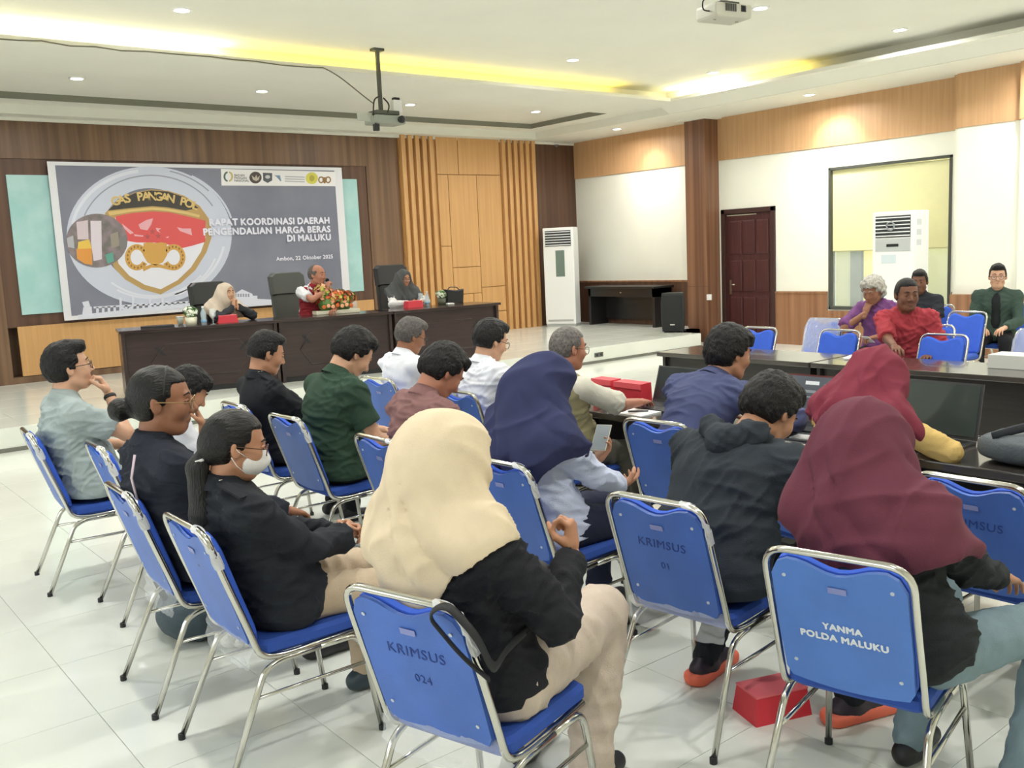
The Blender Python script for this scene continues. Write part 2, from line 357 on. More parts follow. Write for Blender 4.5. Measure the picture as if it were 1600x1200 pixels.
# ceiling: soffit ring, main ring with recess, cove tray
bm = bmesh.new()
def ring(bm, outer, inner, z0, z1):
    (ax, ay, bx, by), (cx, cy, dx, dy) = outer, inner
    for lo, hi in (((ax, ay, z0), (bx, cy, z1)), ((ax, dy, z0), (bx, by, z1)), ((ax, cy, z0), (cx, dy, z1)), ((dx, cy, z0), (bx, dy, z1))):
        if hi[0]-lo[0] > 1e-4 and hi[1]-lo[1] > 1e-4: bm_box(bm, lo, hi)
ring(bm, (XL, YB, XR, YF), (-1.3, -1.6, 12.25, 14.2), Z_SOF, Z_SOF+.5)
RX0, RX1, RY0, RY1 = -1.1, 11.8, 11.8, 13.8
# main ring at Z_MAIN with opening for the recess
ring(bm, (-1.3, -1.6, 12.25, RY0), (LIPX0, LIPY0, LIPX, LIPY), Z_MAIN, Z_MAIN+.05)
ring(bm, (-1.3, RY0, 12.25, 14.2), (RX0, RY0+.001, RX1, RY1), Z_MAIN, Z_MAIN+.05)
bm_box(bm, (-1.3, 10.9, Z_REC), (12.25, 14.2, Z_REC+.3))
ce = struct(new_obj('ceiling', from_bm(bm), CEIL), 'cream stepped ceiling with cove tray', 'ceiling')
bm = bmesh.new(); bm_box(bm, (LIPX0-.5, LIPY0-.5, Z_TRAY), (12.3, 10.9, Z_TRAY+.2))
tr = new_obj('tray_ceiling', from_bm(bm), CEIL, ce)
bm = bmesh.new()
for lo, hi in (((12.26, LIPY0-.5, Z_MAIN+.04), (12.3, 10.9, Z_TRAY)), ((LIPX0-.5, 10.86, Z_MAIN+.04), (12.3, 10.9, Z_TRAY)), ((LIPX0-.54, LIPY0-.5, Z_MAIN+.04), (LIPX0-.5, 10.9, Z_TRAY)), ((LIPX0-.5, LIPY0-.54, Z_MAIN+.04), (12.3, LIPY0-.5, Z_TRAY))): bm_box(bm, lo, hi)
new_obj('cove_back', from_bm(bm), CEIL, ce)
bm = bmesh.new()
for lo, hi in (((RX0, RY1-.004, Z_MAIN+.0), (RX1, RY1+.01, Z_REC)), ((RX1-.004, RY0, Z_MAIN), (RX1+.01, RY1, Z_REC))): bm_box(bm, lo, hi)
new_obj('recess_edge', from_bm(bm), GREYP, ce)
bm = bmesh.new(); bm_box(bm, (XL, YF-.05, Z_SOF-.05), (XR, YF, Z_SOF), .01); new_obj('cornice', from_bm(bm), CEIL, ce)
prism('cornice_slope', [(12.26, -1.6, Z_SOF+.002), (12.26, -1.6, Z_MAIN+.005), (11.98, -1.6, Z_MAIN+.005)], (0, 1, 0), 12.4, CEIL, ce)
box('bulkhead', (12.95, 10.7, Z_SOF-.02), (XR, 11.3, Z_SOF+.02), CEIL, ce)
# lit cove strips: front (all along) and the first metres of the right side
COVE = mat('cove_led', (255, 232, 130), emit=((255, 226, 108), COVE_STRENGTH))
COVEW = mat('cove_led_warm', (255, 240, 190), emit=((255, 242, 196), COVE_STRENGTH*1.8))
def led(name, lo, hi, m, label):
    o = box(name, lo, hi, m); tag(o, label, 'light strip', 'cove light strips'); return o
led('cove_strip', (-.8, 10.62, Z_MAIN+.05), (4.6, 10.66, Z_MAIN+.075), COVEW, 'bright warm white cove light strip at left above the banner')
led('cove_strip', (4.6, 10.62, Z_MAIN+.05), (10.9, 10.66, Z_MAIN+.075), COVE, 'yellow cove light strip running above the stage desks')
led('cove_strip', (12.03, 9.35, Z_MAIN+.05), (12.07, 10.6, Z_MAIN+.075), COVEW, 'bright warm cove light strip in the tray corner by the column')
led('cove_strip', (12.03, 8.15, Z_MAIN+.05), (12.07, 9.3, Z_MAIN+.075), COVE, 'short yellow cove light strip on the right side of the tray')

# recessed downlights
RIM = mat('lamp_rim', (240, 240, 236), rough=.4)
LENS = mat('lamp_lens', (255, 255, 255), emit=((255, 252, 244), 22.))
rim_me = None
def downlight(x, y, z, label, w=1., r=.085):
    global rim_me, lens_me
    e = empty('ceiling_light', (x, y, z)); tag(e, label, 'ceiling light', 'recessed ceiling lights')
    if rim_me is None:
        bm = bmesh.new(); bm_lathe(bm, [(.07, 0), (.072, -.012), (.095, -.010), (.1, 0)], 20); rim_me = from_bm(bm, 'rim'); rim_me.materials.append(RIM)
        bm = bmesh.new(); bm_lathe(bm, [(.074, -.001), (.074, -.009), (.05, -.0105)], 20); lens_me = from_bm(bm, 'lens'); lens_me.materials.append(LENS)
    for nme, me in (('rim', rim_me), ('lens', lens_me)):
        o = bpy.data.objects.new(nme, me); COL.objects.link(o); o.parent = e
    l = bpy.data.lights.new('lamp', 'AREA'); l.shape = 'DISK'; l.size = .15; l.energy = DOWNLIGHT_W*w; l.color = (1, .99, .98); l.spread = math.radians(165)
    lo = bpy.data.objects.new('lamp', l); COL.objects.link(lo); lo.parent = e; lo.location = (0, 0, -.02)
    return e
where = {(284, 15): 'above left end of the banner', (895, 93): 'in front of the slatted panel', (1115, 113): 'near the lit tray corner', (1188, 12): 'touching the near projector in view', (1406, 46): 'near the long grey cove line at right'}
for (x, y), s in where.items():
    p = on_z(x, y, Z_TRAY); downlight(p.x, p.y, Z_TRAY, 'round recessed lamp in the tray ceiling '+s)
k = 0
for X in (1.0, 3.6, 6.2, 8.85, 11.3):
    for Y in (.4, 3.4, 6.4, 9.3):
        x, y, d = px((X, Y, Z_TRAY))
        if x is None or y < -6 or not (-20 < x < 1620): downlight(X, Y, Z_TRAY, 'round recessed lamp out of view in tray, '+('first','second','third','fourth','fifth')[int(X/2.6)]+' column, '+('rear','middle','front','last')[int(Y/3)]+' row')
for (x, y), s in {(120, 122): 'leftmost of the row over the stage', (409, 142): 'second in the row over the stage above the logo strip', (641, 163): 'right of the hanging projector over the stage', (837, 174): 'last of the row over the stage'}.items():
    p = on_z(x, y, Z_REC); downlight(p.x, p.y, Z_REC, 'round recessed lamp '+s, .85)
downlight(.9, 12.4, Z_REC, 'round recessed lamp over the far left end of the stage', .85)
p = on_z(1265, 139, Z_SOF); downlight(12.75, p.y*12.75/p.x, Z_SOF, 'round recessed lamp in the soffit by the window', 1.)
p = on_z(964, 201, Z_SOF); downlight(p.x, p.y, Z_SOF, 'round recessed lamp in the stage corner soffit', .9)
for yy in (5.2, 1.8): downlight(12.7, yy, Z_SOF, 'round recessed soffit lamp out of view '+('near','far from')[yy < 3]+' the pilaster', .8)
# accent spots that wash the right wall
for (x, y, z, ty, tz, w) in ((12.9, 8.5, Z_SOF-.03, 8.45, 2.9, 90), (12.9, 12.3, Z_SOF-.03, 12.2, 2.7, 55)):
    l = bpy.data.lights.new('wall_washer', 'SPOT'); l.energy = w; l.spot_size = math.radians(75); l.spot_blend = .8; l.color = (1, .93, .78); l.shadow_soft_size = .05
    o = bpy.data.objects.new('wall_washer', l); COL.objects.link(o); o.location = (x, y, z)
    o.rotation_euler = Vector((XR-x, ty-y, tz-z)).to_track_quat('-Z', 'Y').to_euler()
# ------------------------------------------------------------------ banner (a flat print, hung in front of the niche)
BY = YF-.07
ban = empty('banner', (0, 0, 0)); tag(ban, 'grey printed meeting banner with shield emblem hung on the front wall', 'banner')
def bp(x, y, k=0): v = on_y(x, y, BY); return Vector((v.x, BY-.0012*k, v.z))
VINYL = mat('banner_white_vinyl', (222, 222, 226), rough=.45)
bl_, tr_ = bp(97, 501), bp(531, 264)
bx0, bx1, bz0, bz1 = 3.5, 8.1, 1.07, 3.28
box('banner_sheet', (bx0, BY, bz0), (bx1, BY+.004, bz1), VINYL, ban)
def ink(name, rgb): return mat('print_'+name, rgb, rough=.5)
def flat(name, pts, k, m, parent=None):
    me = bpy.data.meshes.new(name); bm = bmesh.new(); vs_ = [bm.verts.new(p) for p in pts]
    for t_ in tessellate_polygon([[Vector((p[0], p[2], 0)) for p in pts]]):
        try: bm.faces.new([vs_[q] for q in t_])
        except ValueError: pass
    bm.normal_update()
    for f in bm.faces:
        if f.normal.y > 0: f.normal_flip()
    bm.to_mesh(me); bm.free(); return new_obj(name, me, m, parent or ban)
def pxpoly(name, pts, k, m, parent=None): return flat(name, [bp(x, y, k) for x, y in pts], k, m, parent)
def ell(cx, cy, rx, ry, n=48, a0=0, a1=360): return [(cx+rx*math.cos(math.radians(a0+(a1-a0)*i/n)), cy+ry*math.sin(math.radians(a0+(a1-a0)*i/n))) for i in range(n if a1-a0 == 360 else n+1)]
def ringpoly(name, cx, cy, rx, ry, rx2, ry2, k, m, a0=0, a1=360, n=60, parent=None):
    o = ell(cx, cy, rx, ry, n, a0, a1-.01); i_ = ell(cx, cy, rx2, ry2, n, a0, a1-.01)
    bm = bmesh.new(); O = [bm.verts.new(bp(*p, k)) for p in o]; I = [bm.verts.new(bp(*p, k)) for p in i_]
    for q in range(n):
        bm.faces.new((O[q], O[q+1], I[q+1], I[q]))
    return new_obj(name, from_bm(bm), m, parent or ban)
GREYINK = mat('print_grey_field', (116, 119, 134), rough=.5, rgb2=(130, 132, 146), vscale=1.1)
flat('printed_field', [Vector(p) for p in ((bx0+.1, BY-.0012, bz0+.06), (bx1-.14, BY-.0012, bz0+.06), (bx1-.14, BY-.0012, bz1-.05), (bx0+.1, BY-.0012, bz1-.05))], 1, GREYINK)
PALE = ink('pale_brush', (198, 203, 218)); PALE2 = ink('pale_brush_light', (216, 219, 230)); DKG = ink('brush_shadow', (150, 153, 168))
ringpoly('brush_ring', 233, 368, 129, 108, 76, 74, 2, PALE)
for cx, cy, a, b, a0, a1, w, mm in ((233, 368, 124, 104, 190, 262, 5, PALE2), (236, 370, 112, 97, 200, 330, 2, DKG), (233, 368, 120, 101, 10, 70, 4, PALE2), (236, 372, 108, 95, 20, 120, 3, PALE2), (233, 369, 134, 110, 300, 345, 3, PALE), (238, 372, 101, 92, 40, 130, 3, PALE2), (233, 368, 126, 105, 285, 318, 2, DKG)):
    ringpoly('brush_stroke', cx, cy, a, b, a-w, b-w, 3, mm, a0, a1, 30)
GOLD = ink('gold', (182, 150, 96)); GOLD2 = ink('gold_light', (214, 186, 120)); DARK = ink('black_arch', (66, 62, 58)); REDP = ink('red', (214, 88, 88)); WHT = ink('white', (224, 224, 232)); PINK = ink('pink', (226, 168, 176)); EMB = ink('emblem_gold', (204, 158, 82)); EMBD = ink('emblem_dark', (140, 104, 60))
pxpoly('shield_rim', [(164, 333), (185, 312), (210, 301), (236, 296), (262, 298), (288, 306), (312, 322), (329, 346), (330, 372), (322, 395), (305, 422), (282, 443), (251, 460), (222, 452), (196, 437), (178, 418), (170, 392)], 4, GOLD)
pxpoly('shield_arch', [(168, 329), (186, 313), (210, 302), (236, 297.5), (262, 299.5), (287, 308), (310, 325), (290, 329), (262, 324), (238, 322), (205, 325)], 5, DARK)
pxpoly('shield_band', [(168, 331), (205, 327), (238, 324), (262, 326), (292, 331), (312, 336), (311, 340), (290, 335), (262, 330), (238, 328), (205, 331), (171, 337)], 6, GOLD2)
pxpoly('shield_white', [(180, 338), (206, 333), (238, 330.5), (264, 332), (292, 338), (321, 345), (321, 372), (314, 393), (298, 418), (277, 438), (251, 452), (226, 445), (202, 431), (185, 412), (178, 380)], 5, WHT)
pxpoly('shield_red', [(180, 338), (206, 333), (238, 330.5), (264, 332), (292, 338), (321, 345), (320.5, 378), (300, 384), (283, 388), (262, 382), (240, 379), (214, 379), (196, 376), (184, 366)], 6, REDP)
for pts in ([(216, 351), (228, 344), (239, 341), (236, 351), (230, 360), (219, 358)], [(276, 355), (285, 357), (298, 357), (300, 368), (289, 364), (281, 361)], [(243, 356), (252, 357), (247, 360), (251, 364), (245, 361)], [(190, 349), (200, 357), (209, 364), (203, 366), (194, 357)], [(209, 366), (224, 368), (223, 370), (210, 369)], [(258, 371), (264, 369), (262, 372)]): pxpoly('island', pts, 7, PINK)
for k_, (x, y) in enumerate(((238, 362), (230, 370), (247, 369))): pxpoly('star', [(x+5*(1 if q % 2 == 0 else .45)*math.sin(q*math.pi/5), y-5*(1 if q % 2 == 0 else .45)*math.cos(q*math.pi/5)) for q in range(10)], 8, ink('star_brown', (176, 84, 84)))
for cx, a0, a1 in ((213.5, 30, 330), (271, -150, 150)):
    ringpoly('wreath', cx, 402, 18.5, 20.5, 10, 12, 8, EMB, a0, a1, 30)
    for q in range(14):
        a = math.radians(a0+(a1-a0)*(q+.5)/14); x, y = cx+14.5*math.cos(a), 402+16.5*math.sin(a)
        pxpoly('grain', [(x-1.6, y), (x, y-2.4), (x+1.6, y), (x, y+2.4)], 9, EMBD)
pxpoly('emblem_shield', [(224, 380), (233, 378.5), (242, 380), (251, 378.5), (260, 380), (261, 398), (254, 410), (242, 415), (230, 410), (223, 398)], 9, EMB)
pxpoly('emblem_ribbon', [(222, 418), (236, 413), (250, 413), (267, 418), (266, 422), (250, 418), (236, 418), (224, 424)], 9, EMB)
# arched lettering of the shield: one glyph at a time along the arc
for i, ch in enumerate('GAS PANGAN POL'):
    if ch == ' ': continue
    t = i/13.; x = 182+t*121; y = 324-(13.5*math.sin(math.pi*(t*.86+.09)))+5*t
    dy = (-13.5*math.cos(math.pi*(t*.86+.09))*math.pi*.86+5)/121
    o = bp(x, y, 10); xa = bp(x+4, y+4*dy, 10)-o; xa.y = 0
    text('printed_letter', ch, .17, GOLD2, ban, frame_mtx(o, xa, (0, 0, 1)), bold=.006, align='CENTER', extrude=.0002)
# round inset picture with rice sacks
pxpoly('inset_picture', ell(151, 376, 48, 42, 40), 7, mat('print_inset_photo', (142, 128, 132), rough=.5, rgb2=(112, 108, 104), vscale=9))
for pts, c in (([(119, 347), (137, 344), (138, 374), (121, 374)], (206, 190, 196)), ([(141, 345), (158, 345), (159, 405), (146, 408), (142, 380)], (214, 204, 212)), ([(122, 378), (139, 374), (143, 388), (121, 389)], (226, 190, 86)), ([(119, 389), (143, 388), (144, 414), (132, 412), (120, 404)], (216, 148, 70)), ([(164, 398), (176, 394), (178, 408), (168, 412)], (96, 160, 146)), ([(172, 366), (184, 362), (186, 384), (174, 388)], (150, 142, 128)), ([(104, 372), (114, 368), (116, 388), (106, 386)], (176, 176, 182)), ([(186, 372), (197, 366), (198, 386), (188, 392)], (124, 122, 122))): pxpoly('inset_sack', pts, 8, ink('sack_%d' % c[0]+str(c[2]), c))
# bridge and building silhouettes along the foot
SIL = ink('silhouette', (214, 216, 228))
pxpoly('bridge_deck', [(122, 492), (300, 473), (300, 480), (122, 499)], 4, SIL)
pxpoly('bridge_rail', [(146, 479), (300, 470), (300, 473), (146, 482)], 5, SIL)
for x in range(150, 300, 9): pxpoly('bridge_post', [(x, 480-(x-146)*.06), (x+4, 480-(x-146)*.06), (x+4, 492-(x-146)*.08), (x, 492-(x-146)*.08)], 5, SIL)
for x in (198, 244): pxpoly('bridge_arch', [(x-12, 465), (x-8, 465), (x-8, 478), (x, 484), (x+8, 477), (x+8, 463), (x+12, 463), (x+11, 479), (x, 489), (x-11, 481)], 6, SIL)
pxpoly('statue_plinth', [(128, 493), (144, 491), (143, 479), (130, 480)], 5, SIL); pxpoly('statue', [(128, 472), (138, 470), (141, 479), (131, 480)], 5, SIL)
pxpoly('building', [(362, 462), (378, 452), (394, 459), (395, 462), (402, 462), (402, 467), (425, 468), (425, 476), (362, 479)], 4, SIL)
for x in range(367, 388, 4): pxpoly('building_window', [(x, 459), (x+2.4, 459), (x+2.4, 464), (x, 464)], 5, ink('window_grey', (140, 142, 156)))
# logo strip
pxpoly('logo_strip', [(345, 264), (524, 268.5), (524, 291), (346, 290)], 3, ink('strip', (232, 230, 230)))
ringpoly('logo_crescent', 355.5, 276, 6.5, 8, 3.5, 5.5, 4, ink('teal', (84, 112, 104)), 90, 270, 14); ringpoly('logo_crescent', 357.5, 276, 6.5, 8, 3.5, 5.5, 4, ink('ochre', (196, 180, 120)), -90, 90, 14)
for i, s in enumerate(('BADAN', 'PANGAN', 'NASIONAL')):
    o = bp(366, 275.5+i*4.2, 4); text('logo_text', s, .05, ink('logo_grey', (110, 112, 108)), ban, frame_mtx(o, (1, 0, 0), (0, 0, 1)), bold=.001, extrude=.0002)
pxpoly('logo_roundel', ell(399, 277.5, 9.6, 9.2, 24), 4, ink('roundel', (78, 70, 66))); pxpoly('logo_wings', [(393, 274), (398, 278), (400, 273), (402, 278), (406, 274), (404, 281), (400, 283), (395, 281)], 5, ink('wing', (186, 176, 160)))
pxpoly('logo_shield', [(410.5, 270), (425, 270.5), (425, 282), (418, 286), (411, 282)], 4, ink('slate', (84, 88, 94))); pxpoly('logo_flower', ell(418, 276.5, 4, 3, 10), 5, ink('flower', (190, 192, 192)))
for i in range(4): pxpoly('logo_feather', [(427+i*1.5, 274+i*.6), (438+i*.6, 274+i*2.6), (437+i*.4, 276.4+i*2.4)], 4, ink('feather', (124, 150, 176)))
for i in range(3): pxpoly('logo_line', [(445, 275+i*3.6), (476, 276+i*3.6), (476, 277.8+i*3.6), (445, 276.8+i*3.6)], 4, ink('line_grey', (178, 180, 186)))
pxpoly('logo_sun', ell(487, 278.5, 9.6, 9.2, 24), 4, ink('sun', (206, 200, 84))); pxpoly('logo_crest', ell(487, 278.5, 4, 5, 12), 5, ink('sun_core', (172, 160, 60)))
for cx in (501.5, 512.5): ringpoly('logo_wreath', cx, 281, 4.6, 5.4, 2.6, 3.4, 4, EMBD, 0, 360, 16)
pxpoly('logo_badge', [(503.5, 277), (510.5, 277), (510.5, 284), (507, 287), (503.5, 284)], 5, EMBD)
TXT = ink('title_white', (226, 226, 238))
for s, y, xr, sz in (('RAPAT KOORDINASI DAERAH', 349, 515, .145), ('PENGENDALIAN HARGA BERAS', 362.5, 516, .145), ('DI MALUKU', 375, 517, .145), ('Ambon, 22 Oktober 2025', 403.5, 520, .09)):
    o_ = bp(xr, y, 11)
    for wd_ in s.split(' ')[::-1]:
        t_ = text('printed_word', wd_, sz, TXT, ban, frame_mtx(o_, (1, 0, 0), (0, 0, 1)), bold=.007 if sz > .12 else .003, align='RIGHT', extrude=.0003, spacing=1.08)
        xs_ = [v.co.x for v in t_.data.vertices]; o_ = o_-Vector((max(xs_)-min(xs_)+sz*.36, 0, 0))

# ------------------------------------------------------------------ stage desks
DESK = mat('dark_desk_veneer', (60, 45, 44), rough=.28, rgb2=(50, 37, 36), vscale=4, stretch=(.6, 8, 8))
DESKTOP = mat('desk_top_veneer', (58, 44, 41), rough=.18, rgb2=(48, 36, 34), vscale=4, stretch=(.6, 8, 8))
def stage_desk(a, b, label):
    a = Vector(a); b = Vector(b); d = b-a; L = d.length; ang = math.atan2(d.y, d.x)
    e = empty('conference_desk', (a.x, a.y, STAGE_Z), ang); tag(e, label, 'desk', 'dark desks on the stage')
    h = .80; D = .66
    box('desk_top', (-.02, -.02, h-.035), (L+.02, D, h), DESKTOP, e, .006)
    box('front_panel', (.03, .06, .06), (L-.03, .085, h-.035), DESK, e)
    for x in (0, L-.04): box('side_panel', (x, .02, 0), (x+.04, D-.04, h-.035), DESK, e, .004)
    # raised hexagon moulding on the front
    c = L/2; w = L*.33
    for pts in ([(c-w, .06, .40), (c-w*.72, .06, .60), (c+w*.72, .06, .60), (c+w, .06, .40), (c+w*.72, .06, .2), (c-w*.72, .06, .2), (c-w, .06, .40)],):
        tube('moulding', pts, .008, DESK, e, 6)
    for s in (-1, 1): prism('inlay', [(c+s*w*.78, .058, .47), (c+s*w*.70, .058, .47), (c+s*w*.86, .058, .58), (c+s*w*.94, .058, .58)][::s], (0, -1, 0), .004, BLACK, e)
    box('skirting', (.03, .05, 0), (L-.03, .09, .06), BLACK, e)
    return e
stage_desk((3.36, 11.42), (5.12, 11.0), 'left dark desk on the stage in front of the woman in beige headscarf')
stage_desk((5.16, 11.03), (6.62, 10.72), 'middle dark desk on the stage carrying the flower arrangement')
stage_desk((6.66, 10.70), (8.36, 10.64), 'right dark desk on the stage with the black handbag')
DZT = STAGE_Z+.80

# executive chairs
LEATHER = mat('black_leather', (40, 42, 42), rough=.38, bump=.25, bscale=90); LEATHER_G = mat('grey_leather', (78, 82, 78), rough=.45, bump=.25, bscale=90)
def exec_chair(x, y, rz, label, m, z=STAGE_Z, h=1.32):
    e = empty('executive_chair', (x, y, z), rz); tag(e, label, 'chair', 'high-backed executive chairs')
    for q in range(5):
        a = q*math.pi*2/5; tube('foot', [(0, 0, .10), (.3*math.cos(a), .3*math.sin(a), .06)], [.03, .02], BLACK, e)
        lathe('castor', [(.012, -.03), (.03, -.02), (.03, .02), (.012, .03)], BLACK, e, 10).location = (.3*math.cos(a), .3*math.sin(a), .03)
    tube('column', [(0, 0, .08), (0, 0, .46)], .03, BLACK, e)
    box('seat', (-.25, -.27, .45), (.27, .27, .56), m, e, .045)
    W = .27
    def sec(z0, z1, w, xo, t, nm):
        P = [(xo, -w, z0), (xo, w, z0), (xo-.04, w, z1-.05), (xo-.045, w-.06, z1), (xo-.045, -w+.06, z1), (xo-.04, -w, z1-.05)]
        bm = bmesh.new(); bm_prism(bm, P, (-1, 0, -.05), t, .025); o = new_obj(nm, from_bm(bm), m, e); return o
    sec(.56, h-.26, W-.02, -.2, .11, 'backrest'); sec(h-.30, h, W, -.205, .13, 'headrest')
    for s in (-1, 1):
        box('armrest', (-.2, s*.29-.035, .68), (.18, s*.29+.035, .73), BLACK, e, .015); box('arm_post', (-.04, s*.29-.02, .5), (.02, s*.29+.02, .7), BLACK, e, .006)
    return e
exec_chair(4.84, 12.05, -math.pi/2+.12, 'black leather executive chair behind the woman in beige headscarf', LEATHER, h=1.30)
exec_chair(5.92, 11.95, -math.pi/2+.1, 'grey leather executive chair behind the man with the microphone', LEATHER_G, h=1.37)
exec_chair(7.60, 12.0, -math.pi/2-.05, 'glossy black leather executive chair behind the woman in dark grey headscarf', LEATHER, h=1.40)

# things on the stage desks
def leafball(name, e, c, r, n, mats, size=.03, seed=1, squash=1.):
    rnd = random.Random(seed); 
    for mi, m in enumerate(mats):
        bm = bmesh.new()
        for i in range(n):
            v = Vector((rnd.gauss(0, 1), rnd.gauss(0, 1), rnd.gauss(0, 1))).normalized(); v.z = v.z*.8+.15
            p = Vector(c)+Vector((v.x*r[0], v.y*r[1], v.z*r[2]))*rnd.uniform(.7, 1.)
            q = v.to_track_quat('Z', 'Y').to_matrix(); tw = Matrix.Rotation(rnd.uniform(0, 6.28), 3, 'Z'); s = size*rnd.uniform(.7, 1.3)
            a = [Vector((s*x, s*y, s*z)) for x, y, z in ((0, -1, 0), (.55, -.2, .25), (0, 1, .1), (-.55, -.2, .25))]
            vs = [bm.verts.new(p+q@(tw@t)) for t in a]; bm.faces.new(vs)
        new_obj(name[mi] if isinstance(name, (list, tuple)) else name, from_bm(bm), m, e)
LEAF = mat('leaf_green', (88, 128, 62), rough=.5, var=.2); LEAF_Y = mat('leaf_yellow_green', (196, 196, 88), rough=.5, var=.15)
PETW = mat('petal_white', (236, 238, 222), rough=.6); PETO = mat('petal_orange', (222, 110, 52), rough=.6, var=.15); PETP = mat('petal_peach', (244, 178, 138), rough=.6, var=.1); PETR = mat('petal_rust', (178, 66, 36), rough=.6, var=.15)
CERAM = mat('cream_ceramic', (222, 218, 196), rough=.3)
def plant(x, y, z, label, potm, s=1.):
    e = empty('potted_plant', (x, y, z)); tag(e, label, 'plant')
    lathe('pot', [(.04*s, 0), (.055*s, .002), (.062*s, .09*s), (.056*s, .09*s), (.05*s, .08*s)], potm, e)
    leafball(['leaf', 'blossom'], e, (0, 0, .14*s), (.08*s, .08*s, .065*s), 60, [LEAF, PETW], .026*s, seed=int(x*100))
    bm = bmesh.new(); bmesh.ops.create_icosphere(bm, subdivisions=2, radius=.06*s); [setattr(v, 'co', v.co*random.Random(v.index).uniform(.8, 1.1)+Vector((0, 0, .135*s))) for v in bm.verts]; new_obj('foliage', from_bm(bm), LEAF, e)
    return e
def deskpt(x, y): return on_z(x, y, DZT)
def bottle(x, y, z, label, s=1.):
    e = empty('water_bottle', (x, y, z)); tag(e, label, 'bottle')
    lathe('bottle_body', [(.028*s, 0), (.032*s, .004), (.032*s, .06*s), (.029*s, .08*s), (.032*s, .1*s), (.032*s, .14*s), (.012*s, .185*s), (.012*s, .2*s)], mat('pet_plastic', (206, 224, 232), rough=.08, alpha=.5, spec=.7), e)
    lathe('cap', [(.0135*s, .195*s), (.0135*s, .215*s), (.011*s, .217*s)], WHITE, e, 12); lathe('bottle_label', [(.0325*s, .03*s), (.0328*s, .06*s)], mat('label_blue', (120, 164, 200)), e)
    return e
def goblet(x, y, z, label, s=1., foot=True):
    e = empty('drinking_glass', (x, y, z)); tag(e, label, 'glass')
    if foot: lathe('glass_foot', [(.034*s, 0), (.03*s, .004), (.006*s, .01*s), (.005*s, .075*s)], GLASS, e)
    b = .07*s if foot else 0
    lathe('glass_bowl', [(.012*s, b), (.034*s, b+.025*s), (.037*s, b+.06*s), (.033*s, b+.11*s), (.031*s, b+.11*s), (.03*s, b+.03*s)], GLASS, e)
    return e
def snack_box(x, y, z, rz, label, w=.2, d=.14, h=.075):
    e = empty('snack_box', (x, y, z), rz); tag(e, label, 'box')
    RED = mat('red_card', (214, 52, 66), rough=.5, var=.05)
    bm = bmesh.new(); P = [(-w/2, -d/2, 0), (w/2, -d/2, 0), (w/2, d/2, 0), (-w/2, d/2, 0)]; b = [bm.verts.new(p) for p in P]; t = [bm.verts.new((p[0]*.9, p[1]*.85, h)) for p in P]
    for k in range(4): bm.faces.new((b[k], b[(k+1) % 4], t[(k+1) % 4], t[k]))
    bm.faces.new(b[::-1]); bm.faces.new(t); new_obj('carton', from_bm(bm), RED, e)
    box('lid', (-w*.46, -d*.44, h), (w*.46, d*.44, h+.008), mat('red_card_lid', (232, 110, 116), rough=.5), e, .002)
    return e
p = deskpt(245, 513); e = empty('laptop_bag', (p.x+.05, p.y+.12, DZT), -.3); tag(e, 'closed black laptop lying on the left stage desk', 'laptop')
box('lid', (-.19, -.13, .012), (.19, .13, .026), BLACK, e, .004); box('base', (-.19, -.13, 0), (.19, .13, .011), mat('laptop_grey', (58, 58, 60), rough=.4), e, .003)
p = deskpt(287, 508); bm = bmesh.new()
e = empty('water_cup', (p.x, p.y+.1, DZT)); tag(e, 'clear lidded water cup beside the white flower pot at left', 'cup'); lathe('cup_body', [(.03, 0), (.045, .1), (.043, .1), (.028, .004)], mat('milky_plastic', (214, 222, 210), rough=.15, alpha=.55), e); lathe('cup_lid', [(.047, .1), (.047, .106)], WHITE, e)
p = deskpt(302, 509); plant(p.x, p.y+.05, DZT, 'small potted white flowers in front of the woman in beige headscarf', CERAM, 1.15)
p = deskpt(322, 508); bottle(p.x, p.y+.06, DZT, 'water bottle beside the left flower pot', 1.05)
p = deskpt(336, 507); goblet(p.x, p.y+.05, DZT, 'stemmed glass before the upright black case', 1.05)
p = deskpt(342, 503); box_o = box('black_case', (p.x-.09, p.y+.13, DZT), (p.x+.12, p.y+.17, DZT+.16), BLACK, None, .008); tag(box_o, 'upright black tablet case before the woman in beige headscarf', 'case')
p = deskpt(360, 504); snack_box(p.x, p.y+.09, DZT, -.2, 'red snack box before the woman in beige headscarf', .24, .15, .085)
p = deskpt(655, 480); snack_box(p.x-.03, p.y+.1, DZT, -.1, 'red snack box before the woman in dark grey headscarf', .24, .15, .085)
# flower arrangement
p = deskpt(532, 491); e = empty('flower_arrangement', (p.x+.07, p.y+.24, DZT), -.2); tag(e, 'orange and yellow-green flower arrangement on the middle stage desk', 'flowers')
box('tray', (-.3, -.1, 0), (.3, .1, .05), CERAM, e, .01)
leafball(['leaf', 'leaf', 'flower', 'flower', 'flower'], e, (0, 0, .18), (.29, .12, .15), 75, [LEAF_Y, LEAF, PETO, PETP, PETR], .042, 7)
leafball(['leaf', 'flower'], e, (-.16, 0, .28), (.12, .1, .13), 60, [LEAF_Y, PETP], .04, 9)
bm = bmesh.new()
for c, r in (((-.12, 0, .14), .12), ((.1, 0, .12), .11), ((-.14, 0, .26), .08)):
    g = bmesh.ops.create_icosphere(bm, subdivisions=2, radius=r, matrix=Matrix.Translation(c))
new_obj('foliage', from_bm(bm), LEAF, e)
for i in range(7):
    c = (-.2+i*.062, -.115, .10+.012*(i % 2)); lathe('rose', [(.004, 0), (.024, .006), (.028, .016), (.02, .024), (.01, .02)], PETP if i % 3 else PETO, e, 10).matrix_local = frame_mtx(c, (1, 0, 0), (0, 0, 1))
